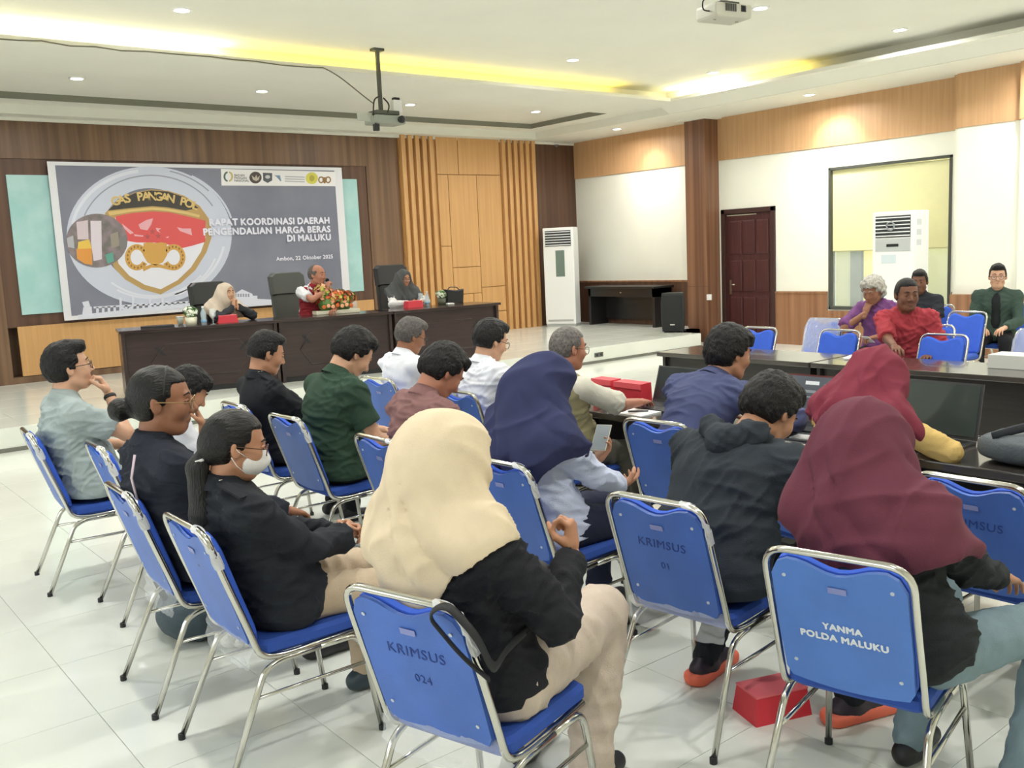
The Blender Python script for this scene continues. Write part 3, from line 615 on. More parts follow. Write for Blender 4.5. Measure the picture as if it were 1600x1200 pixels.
p = deskpt(560, 486); goblet(p.x, p.y+.1, DZT, 'tall glass at the right end of the flower arrangement', 1.2, False)
p = deskpt(674, 478); bottle(p.x-.01, p.y+.08, DZT, 'water bottle right of the right red snack box', .95)
p = deskpt(664, 478); goblet(p.x+.02, p.y+.13, DZT, 'stemmed glass behind the right red snack box', 1.0)
p = deskpt(694, 476); plant(p.x, p.y+.06, DZT, 'small potted white flowers on the right stage desk', mat('dark_pot', (90, 92, 74), rough=.5), 1.0)
p = deskpt(703, 476); t_ = prism('napkin', [(p.x-.02, p.y+.02, DZT), (p.x+.08, p.y+.0, DZT), (p.x+.09, p.y+.08, DZT), (p.x, p.y+.1, DZT)], (0, 0, 1), .02, WHITE, None, .01); tag(t_, 'crumpled white napkin beside the right flower pot', 'napkin')
p = deskpt(715, 474); e = empty('handbag', (p.x+.02, p.y+.12, DZT), -.1); tag(e, 'black handbag standing on the right stage desk', 'handbag')
bm = bmesh.new(); bm_prism(bm, [(-.15, -.06, 0), (.14, -.06, 0), (.15, -.06, .12), (.16, -.06, .2), (.05, -.06, .185), (-.06, -.06, .2), (-.15, -.06, .21), (-.14, -.06, .1)], (0, 1, 0), .12, .02); new_obj('bag_body', from_bm(bm), mat('black_nylon', (34, 34, 36), rough=.6, bump=.4, bscale=30), e)
tube('bag_handle', fillet([(-.1, 0, .19), (-.06, 0, .24), (.06, 0, .23), (.1, 0, .19)], .04), .007, BLACK, e)

# ------------------------------------------------------------------ floor-standing air conditioners
def standing_ac(x, y, z, rz, w, d, h, label, badge):
    e = empty('air_conditioner', (x, y, z), rz); tag(e, label, 'air conditioner', 'floor-standing air conditioners')
    BODY = mat('ac_white', (236, 238, 236), rough=.35)
    box('body', (0, -w/2, .05), (d, w/2, h), BODY, e, .02); box('plinth', (.02, -w/2+.01, 0), (d-.02, w/2-.01, .05), mat('ac_grey', (176, 178, 176), rough=.4), e)
    vent = box('vent', (-.006, -w/2+.05, h-.36), (.01, w/2-.05, h-.06), mat('ac_dark', (54, 58, 60), rough=.5), e)
    for k in range(6): box('louvre', (-.02, -w/2+.055, h-.345+k*.05), (.0, w/2-.055, h-.33+k*.05), BODY, vent, .003)
    if badge:
        box('display', (-.008, -w/2+.05, h-.55), (.004, w/2-.05, h-.38), mat('ac_silver', (186, 190, 188), rough=.35), e, .004); box('display_panel', (-.012, -.09, h-.49), (-.006, .09, h-.45), BLACK, e, .002)
        box('energy_label', (-.003, -.05, h-.72), (.002, .17, h-.6), mat('label_paper', (206, 218, 222)), e)
        t = tube('vent_rose', [(-.03+.0, .02+.06*math.cos(a), h-.2+.06*math.sin(a)) for a in [k*.9 for k in range(12)]], .012, mat('foil', (170, 174, 178), rough=.3, metal=.6), e)
        for q, (yy, zz, s) in enumerate(((-w/2-.003, h-.12, 'PENDINGIN'), )): pass
        for k, s in enumerate(('HEMAT', 'ENERGI', 'DINGIN')): box('side_print', (.08, -w/2-.002, h-.2-k*.14), (.2, -w/2+.001, h-.12-k*.14), mat('print_pale_grey', (206, 210, 210)), e)
    else:
        box('display', (-.006, -.12, h-.95), (.004, .06, h-.44), mat('ac_window', (112, 128, 118), rough=.2), e, .003)
    box('grille', (-.004, -w/2+.05, .1), (.004, w/2-.05, .14), mat('ac_grey', (176, 178, 176)), e)
    return e
standing_ac(12.45, 13.9, STAGE_Z, .55, .62, .36, 1.93, 'tall white floor-standing air conditioner on the stage corner', False)
standing_ac(12.62, 7.06, 0, 0, .62, .42, 2.06, 'white floor-standing air conditioner with energy label before the window', True)

# black side table on the stage and loudspeaker
e = empty('side_table', (13.0, 12.75, STAGE_Z)); tag(e, 'black wooden side table against the stage corner wall', 'table')
TB = mat('black_table', (34, 33, 34), rough=.35)
box('table_top', (-.08, -.9, .72), (.46, .95, .76), TB, e, .006); box('apron', (-.02, -.85, .56), (.44, .9, .72), TB, e)
for yy in (-.85, .84): box('side_panel', (-.02, yy, 0), (.44, yy+.06, .72), TB, e)
box('drawer_knob', (-.035, -.02, .63), (-.02, .02, .65), CHROME, e, .004); box('back_panel', (.4, -.85, .1), (.43, .9, .6), TB, e)
e = empty('loudspeaker', (12.35, 10.92, STAGE_Z), .45); tag(e, 'black portable loudspeaker standing at the stage edge', 'loudspeaker')
SPK = mat('speaker_black', (36, 40, 40), rough=.55, bump=.3, bscale=200)
bm = bmesh.new(); bm_prism(bm, [(0, -.2, .02), (0, .2, .02), (.04, .2, .02), (.3, .14, .02), (.3, -.14, .02), (.04, -.2, .02)], (0, 0, 1), .66, .02); new_obj('cabinet', from_bm(bm), SPK, e)
box('grille', (-.012, -.17, .06), (.004, .17, .64), mat('speaker_mesh', (28, 31, 31), rough=.7, bump=.6, bscale=600), e, .01); box('badge', (-.016, -.04, .13), (-.01, .04, .145), CHROME, e)
for yy in (-.15, .15): box('foot', (.05, yy-.02, 0), (.25, yy+.02, .02), BLACK, e)
box('wall_plug', (13.09, 10.7, .75), (13.14, 10.78, .85), WHITE, None, .004); tag(bpy.data.objects['wall_plug'], 'white plug on the brown column above the loudspeaker', 'plug')
# small security camera
e = empty('security_camera', (13.0, YF-.05, 3.82)); tag(e, 'small white dome camera at the top of the dark wall panel', 'camera'); lathe('camera_base', [(.06, 0), (.06, .03), (.03, .04)], WHITE, e); lathe('dome', [(.01, -.05), (.035, -.03), (.045, 0)], mat('dome_grey', (120, 120, 120), rough=.2), e)

# ------------------------------------------------------------------ hanging projectors and the ceiling cable
DGREY = mat('dark_grey_metal', (86, 88, 78), rough=.5)
pt = on_z(589, 76, Z_TRAY); e = empty('ceiling_projector', (pt.x, pt.y, 0)); tag(e, 'grey projector hanging on a long pole in front of the stage', 'projector', 'ceiling projectors')
zb = CAM_H+ray(601, 178)[2]*(pt.y/ray(601, 178)[1])
box('ceiling_plate', (-.07, -.05, Z_TRAY-.03), (.07, .05, Z_TRAY), DGREY, e); box('pole', (-.021, -.021, zb+.04), (.021, .021, Z_TRAY), DGREY, e, .006)
box('bracket', (-.12, -.1, zb-.02), (.2, .1, zb+.03), DGREY, e, .008)
box('projector_body', (-.16, -.14, zb-.13), (.26, .14, zb-.03), mat('projector_grey', (150, 156, 146), rough=.45), e, .02)
lathe('lens', [(.04, 0), (.045, .04), (.03, .05)], BLACK, e, 14).matrix_local = frame_mtx((.18, -.14, zb-.08), (1, 0, 0), (0, 0, 1))
box('router', (.16, -.04, zb+.02), (.28, .04, zb+.17), WHITE, e, .006); box('router_lid', (.18, -.03, zb+.17), (.26, .03, zb+.2), BLACK, e, .004)
box('paper_flap', (-.34, -.02, zb-.1), (-.14, -.01, zb+.0), mat('clear_flap', (214, 216, 202), rough=.3, alpha=.6), e)
tube('cable', fillet([(-.02, -.04, zb+.2), (-.12, -.06, zb+.16), (-.16, -.08, zb), (-.14, -.1, zb-.16)], .08), .009, BLACK, e)
tube('cable', fillet([(.02, -.04, zb+.18), (.08, -.08, zb+.1), (.03, -.1, zb)], .06), .009, BLACK, e); box('plug', (-.17, -.13, zb-.22), (-.11, -.07, zb-.14), BLACK, e, .006)
pts = []
for x, y in ((0, 67), (30, 71), (65, 73), (110, 77), (150, 79), (190, 84), (228, 93), (280, 91.5), (330, 94), (365, 100), (400, 104), (440, 109), (480, 113), (505, 111)):
    pts.append(on_y(x, y, LIPY-.012)); pts[-1].z = max(Z_MAIN-.02, min(pts[-1].z, Z_MAIN+.02)); pts[-1].z = Z_MAIN-.004+((y*37) % 7)*.004
base = pts[-1]; tgt = Vector((pt.x-.13, pt.y-.06, zb+.1))
for k in range(1, 9): t = k/8; pts.append(base.lerp(tgt, t)+Vector((0, 0, .05*math.sin(t*math.pi)*(1-t))))
cb = tube('ceiling_cable', pts, .007, mat('cable_grey', (108, 104, 88), rough=.6), None, 6); tag(cb, 'thin grey cable clipped along the cove lip to the far projector', 'cable')
# near projector
c = on_y(1131, 22, 5.2); e = empty('ceiling_projector', (c.x, c.y, c.z), math.radians(-10)); tag(e, 'pale grey projector hanging upside down near the top edge', 'projector', 'ceiling projectors')
PG = mat('projector_pale', (196, 194, 178), rough=.45)
box('projector_body', (-.19, -.13, -.055), (.19, .13, .06), PG, e, .022); box('vent_panel', (-.1, -.134, -.01), (.02, -.126, .05), mat('vent_grey', (120, 120, 110), rough=.6), e)
for k in range(6): box('vent_fin', (-.095+k*.019, -.138, -.008), (-.09+k*.019, -.13, .048), BLACK, e)
box('lens_recess', (.07, -.136, -.005), (.12, -.126, .045), BLACK, e, .003); lathe('lens', [(.018, 0), (.02, .008), (.01, .012)], mat('lens_glass', (30, 34, 44), rough=.05), e, 14).matrix_local = frame_mtx((.095, -.134, .02), (1, 0, 0), (0, 0, 1))
box('side_lens', (.186, -.06, -.01), (.194, .0, .04), BLACK, e, .003)
box('mount', (-.1, -.08, .06), (.1, .08, .085), DGREY, e, .005); box('pole', (-.025, -.025, .08), (.025, .025, Z_TRAY-c.z), PG, e, .004)
tube('cable', fillet([(-.19, -.04, 0), (-.26, -.04, .0), (-.26, -.04, .09), (-.1, -.04, .1), (-.04, -.03, .35)], .06), .006, BLACK, e)
for s in (-1, 1): lathe('foot', [(.012, 0), (.012, .012)], PG, e, 10).location = (s*.12, -.02, -.066)
# ------------------------------------------------------------------ long conference tables of the U
TT = .75
TBL = mat('black_brown_veneer', (46, 42, 40), rough=.3, rgb2=(38, 34, 33), vscale=4, stretch=(8, .6, 8)); TBLT = mat('table_top_gloss', (70, 66, 62), rough=.14, rgb2=(60, 56, 53), vscale=3, stretch=(6, .6, 6), coat=.3)
def long_table(xa, xb, ya, yb, label, panel_x, pz):
    e = empty('conference_table', (0, 0, 0)); tag(e, label, 'table', 'long dark conference tables')
    box('table_top', (xa, ya, TT-.04), (xb, yb, TT), TBLT, e, .006)
    box('modesty_panel', (panel_x, ya+.03, pz), (panel_x+.025, yb-.03, TT-.04), TBL, e)
    for yy in (ya+.02, yb-.05): box('side_panel', (xa+.06, yy, 0), (xb-.04, yy+.03, TT-.04), TBL, e)
    return e
long_table(6.62, 7.26, 4.42, 6.06, 'far conference table section nearest the stage', 6.72, .30)
long_table(6.62, 7.26, 2.74, 4.40, 'far conference table section before the man in red shirt', 6.72, .30)
long_table(6.62, 7.26, .9, 2.72, 'far conference table section at the right edge', 6.72, .30)
long_table(3.98, 4.60, 2.98, 4.62, 'near conference table section with red gift boxes and papers', 4.4, .1)
long_table(3.98, 4.60, 1.3, 2.96, 'near conference table section with laptops and the grey backpack', 4.4, .1)

# laptops
def laptop(x, y, rz, label, w=.36, d=.25, sh=.23, tilt=105, screen=None, edge=None, keys=True):
    e = empty('laptop', (x, y, TT), rz); tag(e, label, 'laptop')     # faces -X local (user sits at -X)
    base = box('base', (-d, -w/2, 0), (0, w/2, .016), mat('laptop_dark', (44, 45, 48), rough=.4), e, .004)
    if keys:
        for r_ in range(4):
            for k in range(10): pass
        box('keyboard', (-d*.55, -w*.43, .016), (-d*.1, w*.43, .0175), BLACK, base); box('touchpad', (-d*.93, -w*.14, .016), (-d*.62, w*.14, .0168), mat('pad_grey', (66, 67, 70), rough=.3), base)
    a = math.radians(tilt); dx, dz = -math.cos(a)*sh, math.sin(a)*sh
    lid = prism('screen_lid', [(0, -w/2, .016), (0, w/2, .016), (dx, w/2, .016+dz), (dx, -w/2, .016+dz)], (math.sin(a), 0, math.cos(a)), .008, mat('laptop_lid', (58, 60, 62), rough=.35) if edge is None else edge, e)
    n = Vector((-math.sin(a), 0, -math.cos(a)))*.0015
    q = lambda u, v: Vector((dx*v, -w/2+w*u, .016+dz*v))+n
    sc = prism('display', [q(.03, .06), q(.97, .06), q(.97, .96), q(.03, .96)], n, .001, screen or mat('screen_off', (44, 50, 52), rough=.15), e)
    return e, q, n
SCR = mat('screen_grey', (84, 90, 96), rough=.2, emit=((84, 92, 100), .35)); SCR2 = mat('screen_green_grey', (60, 70, 66), rough=.08, emit=((60, 70, 66), .12))
laptop(4.44, 3.93, 0, 'dark laptop with open lid left of the man in navy shirt', w=.36, tilt=108)
e2, q2, n2 = laptop(4.42, 2.92, .02, 'laptop with lit grey screen before the man in navy shirt', w=.38, sh=.25, tilt=104, screen=SCR, edge=mat('lid_red_edge', (96, 44, 44), rough=.4))
for (u0, u1, v0, v1, c) in ((.3, .52, .78, .86, (206, 212, 214)), (.12, .48, .6, .66, (128, 136, 140)), (.6, .95, .5, .82, (104, 112, 120)), (.1, .95, .5, .52, (150, 156, 160))):
    prism('screen_window', [q2(1-u1, v0)+n2, q2(1-u0, v0)+n2, q2(1-u0, v1)+n2, q2(1-u1, v1)+n2], n2, .0006, mat('scr_%d' % c[0], c, emit=(c, .35)), e2)
laptop(4.42, 2.24, -.02, 'large laptop with dark screen before the woman with yellow sleeves', w=.40, sh=.27, d=.27, tilt=103, screen=SCR2)
# mouse / phone, papers, folders
PAPER = mat('paper_white', (240, 240, 238), rough=.7)
def paper_stack(x, y, z, rz, w, d, h, label):
    e = empty('paper_stack', (x, y, z), rz); tag(e, label, 'papers')
    rnd = random.Random(int(x*1000))
    for k in range(max(1, int(h/.004))): o = box('sheet', (-w/2, -d/2, 0), (w/2, d/2, .0034), PAPER, e); o.location.z = k*.0038; o.rotation_euler.z = rnd.uniform(-.06, .06)
    return e
ps = paper_stack(4.085, 3.93, TT, .03, .19, .26, .012, 'white papers on the near table before the man in khaki vest')
pn = tube('pen', [(4.05, 3.95, TT+.0165), (4.13, 3.86, TT+.0165)], .005, mat('pen_grey', (90, 90, 96)), None); tag(pn, 'grey pen lying on the white papers', 'pen')
paper_stack(7.1, 4.22, TT, .3, .3, .24, .016, 'papers under the hand of the man in red shirt')
RED = mat('red_card', (214, 52, 66), rough=.5, var=.05)
def gift_box(x, y, rz, w, h, label):
    e = empty('gift_box', (x, y, TT), rz); tag(e, label, 'box', 'red gift boxes on the near table')
    bm = bmesh.new(); bm_prism(bm, [(0, -w/2, 0), (0, w/2, 0), (-.01, w/2, h), (-.01, -w/2, h)], (1, 0, .05), .09); new_obj('carton', from_bm(bm), RED, e)
    box('flap', (-.02, -w/2, h*.72), (-.008, w/2, h+.003), mat('red_card_light', (222, 84, 92), rough=.5), e, .002)
    return e
gift_box(4.40, 4.52, -.05, .19, .125, 'left red gift box behind the clear cup')
gift_box(4.38, 4.26, -.05, .25, .125, 'right red gift box beside the open dark laptop')
e = empty('plastic_cup', (4.14, 4.24, TT)); tag(e, 'clear plastic drinking cup before the red gift boxes', 'cup')
lathe('cup_body', [(.026, 0), (.04, .12), (.042, .122), (.038, .12), (.024, .004)], mat('clear_cup', (240, 232, 236), rough=.08, alpha=.3, spec=.8), e)
for k in range(5): lathe('cup_rib', [(.0275+.0026*k, .02+.018*k), (.028+.0026*k, .022+.018*k)], mat('clear_cup_rib', (244, 238, 240), rough=.1, alpha=.5), e)
e = empty('small_box', (4.22, 4.14, TT), .2); tag(e, 'small white card box beside the hand of the man in khaki vest', 'box'); box('carton', (-.03, -.04, 0), (.03, .04, .035), PAPER, e, .003); box('carton_band', (-.031, .01, .005), (.031, .041, .036), mat('maroon_band', (96, 44, 60)), e)
ph = box('phone', (4.28, 2.66, TT+.017), (4.36, 2.82, TT+.027), mat('orange_case', (240, 84, 52), rough=.4), None, .004); tag(ph, 'orange phone by the hand of the man in navy shirt', 'phone')
kb = empty('documents', (4.12, 2.68, TT), .1); tag(kb, 'shiny plastic document sleeve on the near table beside the hooded man', 'papers')
box('sleeve', (-.12, -.14, 0), (.12, .14, .006), mat('grey_sleeve', (92, 92, 94), rough=.12), kb, .002); box('sheet', (-.1, -.12, .006), (.0, .12, .009), PAPER, kb)
# tablet phone held up beside yellow sleeve, glasses
# backpack on near table
e = empty('backpack', (4.24, 1.62, TT), 0); tag(e, 'grey backpack lying on the near table beside the empty blue chair', 'backpack')
bm = bmesh.new(); g = bmesh.ops.create_icosphere(bm, subdivisions=4, radius=1.)
for v in bm.verts:
    c = v.co; s = lambda t: math.copysign(abs(t)**.6, t)
    v.co = Vector((s(c.x)*.2, s(c.y)*.30, max(0, .065+s(c.z)*.065+.012*mnoise.noise(Vector((c.x*3, c.y*3, c.z*3))))))
new_obj('bag_body', from_bm(bm), mat('backpack_grey', (84, 92, 96), rough=.7, bump=.3, bscale=90, var=.1), e, True)
tube('strap', fillet([(-.16, .2, .12), (-.06, .1, .165), (.05, -.1, .165), (.12, -.22, .11)], .1), .02, mat('strap_dark', (48, 52, 56), rough=.7), e, 8, .006)
tube('zip', fillet([(-.19, -.1, .1), (-.1, -.28, .1), (.1, -.29, .1)], .1), .005, BLACK, e)
tube('strap', fillet([(.02, .05, .15), (.14, -.05, .16), (.18, -.22, .14), (.12, -.3, .1)], .08), .018, mat('strap_dark', (48, 52, 56)), e, 8, .005)
# items on the far table
bx = box('white_box', (6.98, 2.86, TT), (7.2, 3.16, TT+.1), mat('pale_card', (206, 206, 200), rough=.6), None, .004); tag(bx, 'pale card box on the far table at the right', 'box')
kbx = paper_stack(7.0, 2.62, TT, .1, .25, .2, .02, 'papers on the far table at the right edge')

# ------------------------------------------------------------------ blue chrome stacking chairs
def chair_meshes():
    ms = {}
    W = .205
    # back + seat rail, one continuous tube
    half = [(-.345, 0, .885), (-.345, -W+.0, .885), (-.30, -W, .74), (-.225, -W, .52), (-.19, -W, .41), (-.1, -W, .395), (.2, -W, .405)]
    left = [(x, -y, z) for x, y, z in half[1:]][::-1]
    path = fillet(left+half[1:], .075, 6)
    bm = bmesh.new(); bm_tube(bm, path, .0125, 8, .0105); bm_tube(bm, [(.18, -W, .403), (.18, W, .403)], .009, 6); ms['back_frame'] = (from_bm(bm), CHROME)
    # legs (each side is a bent tube: rear leg, rail, front leg)
    for s in (-1, 1):
        y = s*(W+.005)
        bm = bmesh.new(); bm_tube(bm, fillet([(-.345, y+s*.02, .012), (-.185, y, .36), (-.13, y, .383), (.03, y, .388)], .06, 5), .0115, 8); ms['leg_r%d' % s] = (from_bm(bm), CHROME)
        bm = bmesh.new(); bm_tube(bm, fillet([(.245, y+s*.02, .012), (.20, y, .34), (.17, y, .386), (.03, y, .388)], .06, 5), .0115, 8); ms['leg_f%d' % s] = (from_bm(bm), CHROME)
        bm = bmesh.new(); bm_tube(bm, [(-.225, y+s*.004, .275), (.21, y+s*.004, .275)], .0075, 6); ms['stretcher%d' % s] = (from_bm(bm), CHROME)
        bm = bmesh.new(); bm_lathe(bm, [(.0138, 0), (.0138, .02), (.0118, .022)], 10, (-.348, y+s*.02, 0)); ms['cap_r%d' % s] = (from_bm(bm), BLACK)
        bm = bmesh.new(); bm_lathe(bm, [(.0138, 0), (.0138, .02), (.0118, .022)], 10, (.246, y+s*.02, 0)); ms['cap_f%d' % s] = (from_bm(bm), BLACK)
    # backrest shell, with the dip under the top tube
    def bpnt(y, t):       # t: 0 bottom .. 1 top along the back
        z = .455+(.865-.455)*t; x = -.205-(z-.455)*.315; return (x, y, z)
    hw = .188; out = []
    for k in range(9): a = -hw+.02+(2*hw-.04)*k/8; out.append(bpnt(a, .02-.05*(1-(a/hw)**2)))
    out += [bpnt(hw-.004, .08), bpnt(hw, .4), bpnt(hw, .86), bpnt(hw-.02, .955), bpnt(hw-.05, .99)]
    for k in range(9):
        a = .11-.22*k/8; out.append(bpnt(a, .985-.078*(math.cos(a/.11*math.pi/2)**1.6 if abs(a) < .1099 else 0)))
    out += [bpnt(-hw+.05, .99), bpnt(-hw+.02, .955), bpnt(-hw, .86), bpnt(-hw, .4), bpnt(-hw+.004, .08)]
    n = Vector((.954, 0, .30))
    bm = bmesh.new(); bm_prism(bm, [Vector(p)-n*.012 for p in out], n, .012); ms['back_shell'] = (from_bm(bm), CHAIR_BLUE)
    bm = bmesh.new(); bm_prism(bm, out, n, .035, .022); ms['backrest'] = (from_bm(bm), CHAIR_FRONT)
    # seat cushion
    bm = bmesh.new(); pts = []
    for (cx, cy, a0) in ((.20, .17, 0), (-.15, .17, 90), (-.15, -.17, 180), (.20, -.17, 270)):
        for k in range(5): a = math.radians(a0+22.5*k); pts.append((cx+.035*math.cos(a), cy+.035*math.sin(a), .405+.0*cx))
    bm_prism(bm, pts, (0, 0, 1), .055, .018); ms['seat'] = (from_bm(bm), CHAIR_SEAT)
    # screws, maker plate
    bm = bmesh.new()
    for sy in (-.15, .15):
        for t in (.16, .86):
            p = Vector(bpnt(sy, t))-n*.012; m_ = frame_mtx(p, (0, 1, 0), (-.3, 0, .954)); g = bmesh.ops.create_cone(bm, cap_ends=True, segments=8, radius1=.006, radius2=.004, depth=.006, matrix=m_)
    ms['screws'] = (from_bm(bm), mat('screw_pale', (196, 204, 214), rough=.4))
    p = Vector(bpnt(0, .80))-n*.0125; bm = bmesh.new(); bm_prism(bm, [p+Vector((0, -.026, -.009)), p+Vector((0, .026, -.009)), p+Vector((-.005, .026, .009)), p+Vector((-.005, -.026, .009))], -n, .0015); ms['maker_plate'] = (from_bm(bm), mat('plate_violet', (132, 140, 196), rough=.4))
    # crumpled clear wrap around the right top corner
    rnd = random.Random(5); bm = bmesh.new()
    P = [Vector(p) for p in path]; sel = [p for p in P if p.z > .76 and p.y < -.10]
    rings = []
    for i, p in enumerate(sel):
        rings.append([bm.verts.new(p+Vector((math.cos(a)*r_, math.sin(a)*r_*.7, math.sin(a)*r_*.7))) for a, r_ in [(2*math.pi*k/9, rnd.uniform(.013, .021)) for k in range(9)]])
    for A, B in zip(rings, rings[1:]):
        for k in range(9): bm.faces.new((A[k], A[(k+1) % 9], B[(k+1) % 9], B[k]))
    ms['plastic_wrap'] = (from_bm(bm), mat('crumpled_wrap', (226, 228, 230), rough=.14, alpha=.75, spec=.9))
    # loose clear film hanging at the lower back edge
    bm = bmesh.new(); g = bmesh.ops.create_grid(bm, x_segments=18, y_segments=6, size=.5)
    for v in bm.verts:
        u_, w_ = v.co.x, v.co.y+.5; nz = mnoise.noise(Vector((u_*7, w_*4, 1.3))); v.co = Vector((-.215-.02*(1-w_)+.018*nz, u_*.42, .385+.085*w_-.03*math.sin((u_+.5)*math.pi)*(1-w_)+.012*nz))
    ms['plastic_film'] = (from_bm(bm), FILM)
    for k, (me, m) in ms.items():
        me.materials.append(m)
        if k.split('_')[0] in ('back', 'leg') and k != 'back_shell' and k != 'backrest' or 'stretcher' in k: me.shade_smooth()
    return ms, bpnt, n
CH, CH_BP, CH_N = chair_meshes()
INK = mat('marker_ink', (30, 60, 134), rough=.6); STENCIL = mat('stencil_white', (226, 232, 240), rough=.6)
FILMBAG = None
def chair(x, y, rz, label, group='blue chrome stacking chairs', wrap=True, marks=(), bag=False, film=False):
    e = empty('stacking_chair', (x, y, 0), rz); tag(e, label, 'chair', group)
    for k, (me, m) in CH.items():
        nm = {'leg': 'leg', 'cap': 'leg_cap', 'stretcher': 'stretcher'}.get(k.split('_')[0].rstrip('-1'), k)
        if k.startswith('stretcher'): nm = 'stretcher'
        if k == 'plastic_wrap' and not wrap: continue
        if k == 'plastic_film' and not film: continue
        o = bpy.data.objects.new(nm, me); COL.objects.link(o); o.parent = e
    par = [c for c in e.children if c.name.startswith('back_shell')][0]
    for s, t, size, bold, m, al_ in marks:
        p = Vector(CH_BP(0, t))-CH_N*.0132
        text('lettering', s, size, m, par, frame_mtx(p, (0, -1, 0), (-.3, 0, .954)), bold=bold, align='CENTER', extrude=.0003, shear=al_, spacing=1.1)
    if bag:   # transparent cover drawn over the backrest
        P = [CH_BP(-.2, 0), CH_BP(.2, 0), CH_BP(.205, .8), CH_BP(.16, 1.05), CH_BP(-.16, 1.05), CH_BP(-.205, .8)]
        bm = bmesh.new(); bm_prism(bm, [Vector(p)+CH_N*.035 for p in P], CH_N, .012, .02)
        bmesh.ops.subdivide_edges(bm, edges=bm.edges[:], cuts=2)
        for v in bm.verts: v.co += CH_N*.006*mnoise.noise(v.co*30)
        new_obj('plastic_cover', from_bm(bm), mat('clear_cover', (205, 214, 235), rough=.08, alpha=.35, spec=1., bump=.6, bscale=25), e)
    return e
KR = lambda a, b: ((a, .60, .048, 0., INK, .12), (b, .40, .038, 0., INK, 0.))
ROW1 = [  # x, y, rz, label
 (1.47, 5.70, -.08, 'blue chrome chair of the man in grey polo shirt', ()),
 (1.62, 4.95, -.05, 'blue chrome chair of the half-hidden person in white', ()),
 (1.41, 3.86, -.04, 'blue chrome chair of the woman with hair bun', ()),
 (1.42, 3.18, -.01, 'blue chrome chair of the woman in white face mask', ()),
 (1.55, 2.12, .28, 'blue chrome chair of the woman in cream headscarf, marked in pen', KR('KRIMSUS', '024'))]
ROW2 = [
 (2.64, 5.66, .0, 'blue chrome chair of the man in black jacket'), (2.64, 4.95, .02, 'blue chrome chair of the man in green polo shirt'),
 (2.64, 3.95, .0, 'blue chrome chair of the man in mauve shirt'), (2.70, 3.10, .06, 'blue chrome chair of the woman in navy headscarf')]
for x, y, r_, l, mk in ROW1: chair(x, y, r_, l, marks=mk, film=y < 4)
for x, y, r_, l in ROW2: chair(x, y, r_, l)
chair(2.68, 2.22, .12, 'blue chrome chair of the hooded man, marked KRIMSUS 01 in pen', marks=KR('KRIMSUS', '01'), film=True)
YC = chair(2.56, 1.48, .22, 'blue chrome chair stencilled YANMA POLDA MALUKU', wrap=False, marks=(('YANMA', .475, .030, .0016, STENCIL, 0.), ('POLDA MALUKU', .385, .031, .0016, STENCIL, 0.)))
_s = [c for c in YC.children if c.name.startswith('back_shell')][0]; _s.data = _s.data.copy(); _s.data.materials.clear(); _s.data.materials.append(mat('chair_pale_blue_shell', (80, 126, 208), rough=.45, var=.08, vscale=5, bump=.1, bscale=200))
ROW3 = [(3.83, 5.96, .1, 'blue chrome chair of the grey-haired man in white shirt', ()), (3.78, 4.92, .1, 'blue chrome chair of the dark-haired man in white shirt', ()), (3.72, 4.12, 0, 'blue chrome chair of the man in khaki vest', ()),
 (3.77, 3.19, .08, 'blue chrome chair of the man in navy shirt', ()), (3.72, 2.34, 0, 'blue chrome chair of the woman with yellow sleeves', ()), (3.60, 1.53, .0, 'empty blue chrome chair beside the grey backpack, marked in pen', KR('KRIMSUS', ''))]
for x, y, r_, l, mk in ROW3: chair(x, y, r_, l, wrap=False, marks=tuple(m for m in mk if m[0]))
PI = math.pi
for x, y, r_, l, bg in ((7.52, 5.80, PI, 'empty blue chair at the far table before the mahogany door', False), (7.55, 4.92, PI, 'empty blue chair at the far table left of the man in red shirt', False), (7.52, 3.92, PI, 'empty blue chair at the far table right of the man in red shirt', False),
 (8.6, 5.72, PI+.1, 'clear-covered blue chair left of the grey-haired person', True), (8.2, 3.42, PI, 'clear-covered blue chair at the right edge behind the far table', True), (9.85, 4.83, PI, 'empty blue chair in the back row before the man in green jacket', False),
 (8.31, 4.42, PI, 'blue chair of the man in red shirt', False), (9.15, 5.22, PI, 'blue chair of the grey-haired person in purple', False), (10.75, 5.62, PI, 'blue chair of the man in black shirt', False), (11.2, 4.95, PI-.15, 'blue chair of the man in green jacket', False)):
    chair(x, y, r_, l, 'blue chrome stacking chairs', False, bag=bg)
# things on the floor
e = empty('shoulder_bag', (1.50, 4.38, 0), .3); tag(e, 'dark grey bag lying on the floor under the bun woman\'s row', 'bag')
bm = bmesh.new(); bmesh.ops.create_icosphere(bm, subdivisions=4, radius=1.)
for v in bm.verts: c = v.co.copy(); v.co = Vector((c.x*.17, c.y*.2, max(.0, .11+c.z*.13+.02*mnoise.noise(c*3))))
new_obj('bag_body', from_bm(bm), mat('bag_slate', (62, 76, 84), rough=.7, bump=.4, bscale=40, var=.15), e, True)
tube('strap', fillet([(-.12, .05, .2), (-.14, .1, .34), (-.1, .12, .42)], .05), .02, BLACK, e, 8, .005)
e = empty('plush_charm', (1.55, 4.10, 0)); tag(e, 'small white fluffy charm beside the dark floor bag', 'charm')
bm = bmesh.new()
for c, r in (((0, 0, .045), .045), ((.03, -.03, .03), .03), ((-.03, .03, .05), .03), ((.02, .02, .08), .025)): bmesh.ops.create_icosphere(bm, subdivisions=3, radius=r, matrix=Matrix.Translation(c))
new_obj('plush', from_bm(bm), mat('plush_white', (230, 228, 218), rough=.95, bump=.8, bscale=120), e, True); tube('ring', [(.03*math.cos(a), .03*math.sin(a)+.06, .06) for a in [k*.8 for k in range(8)]], .003, CHROME, e)
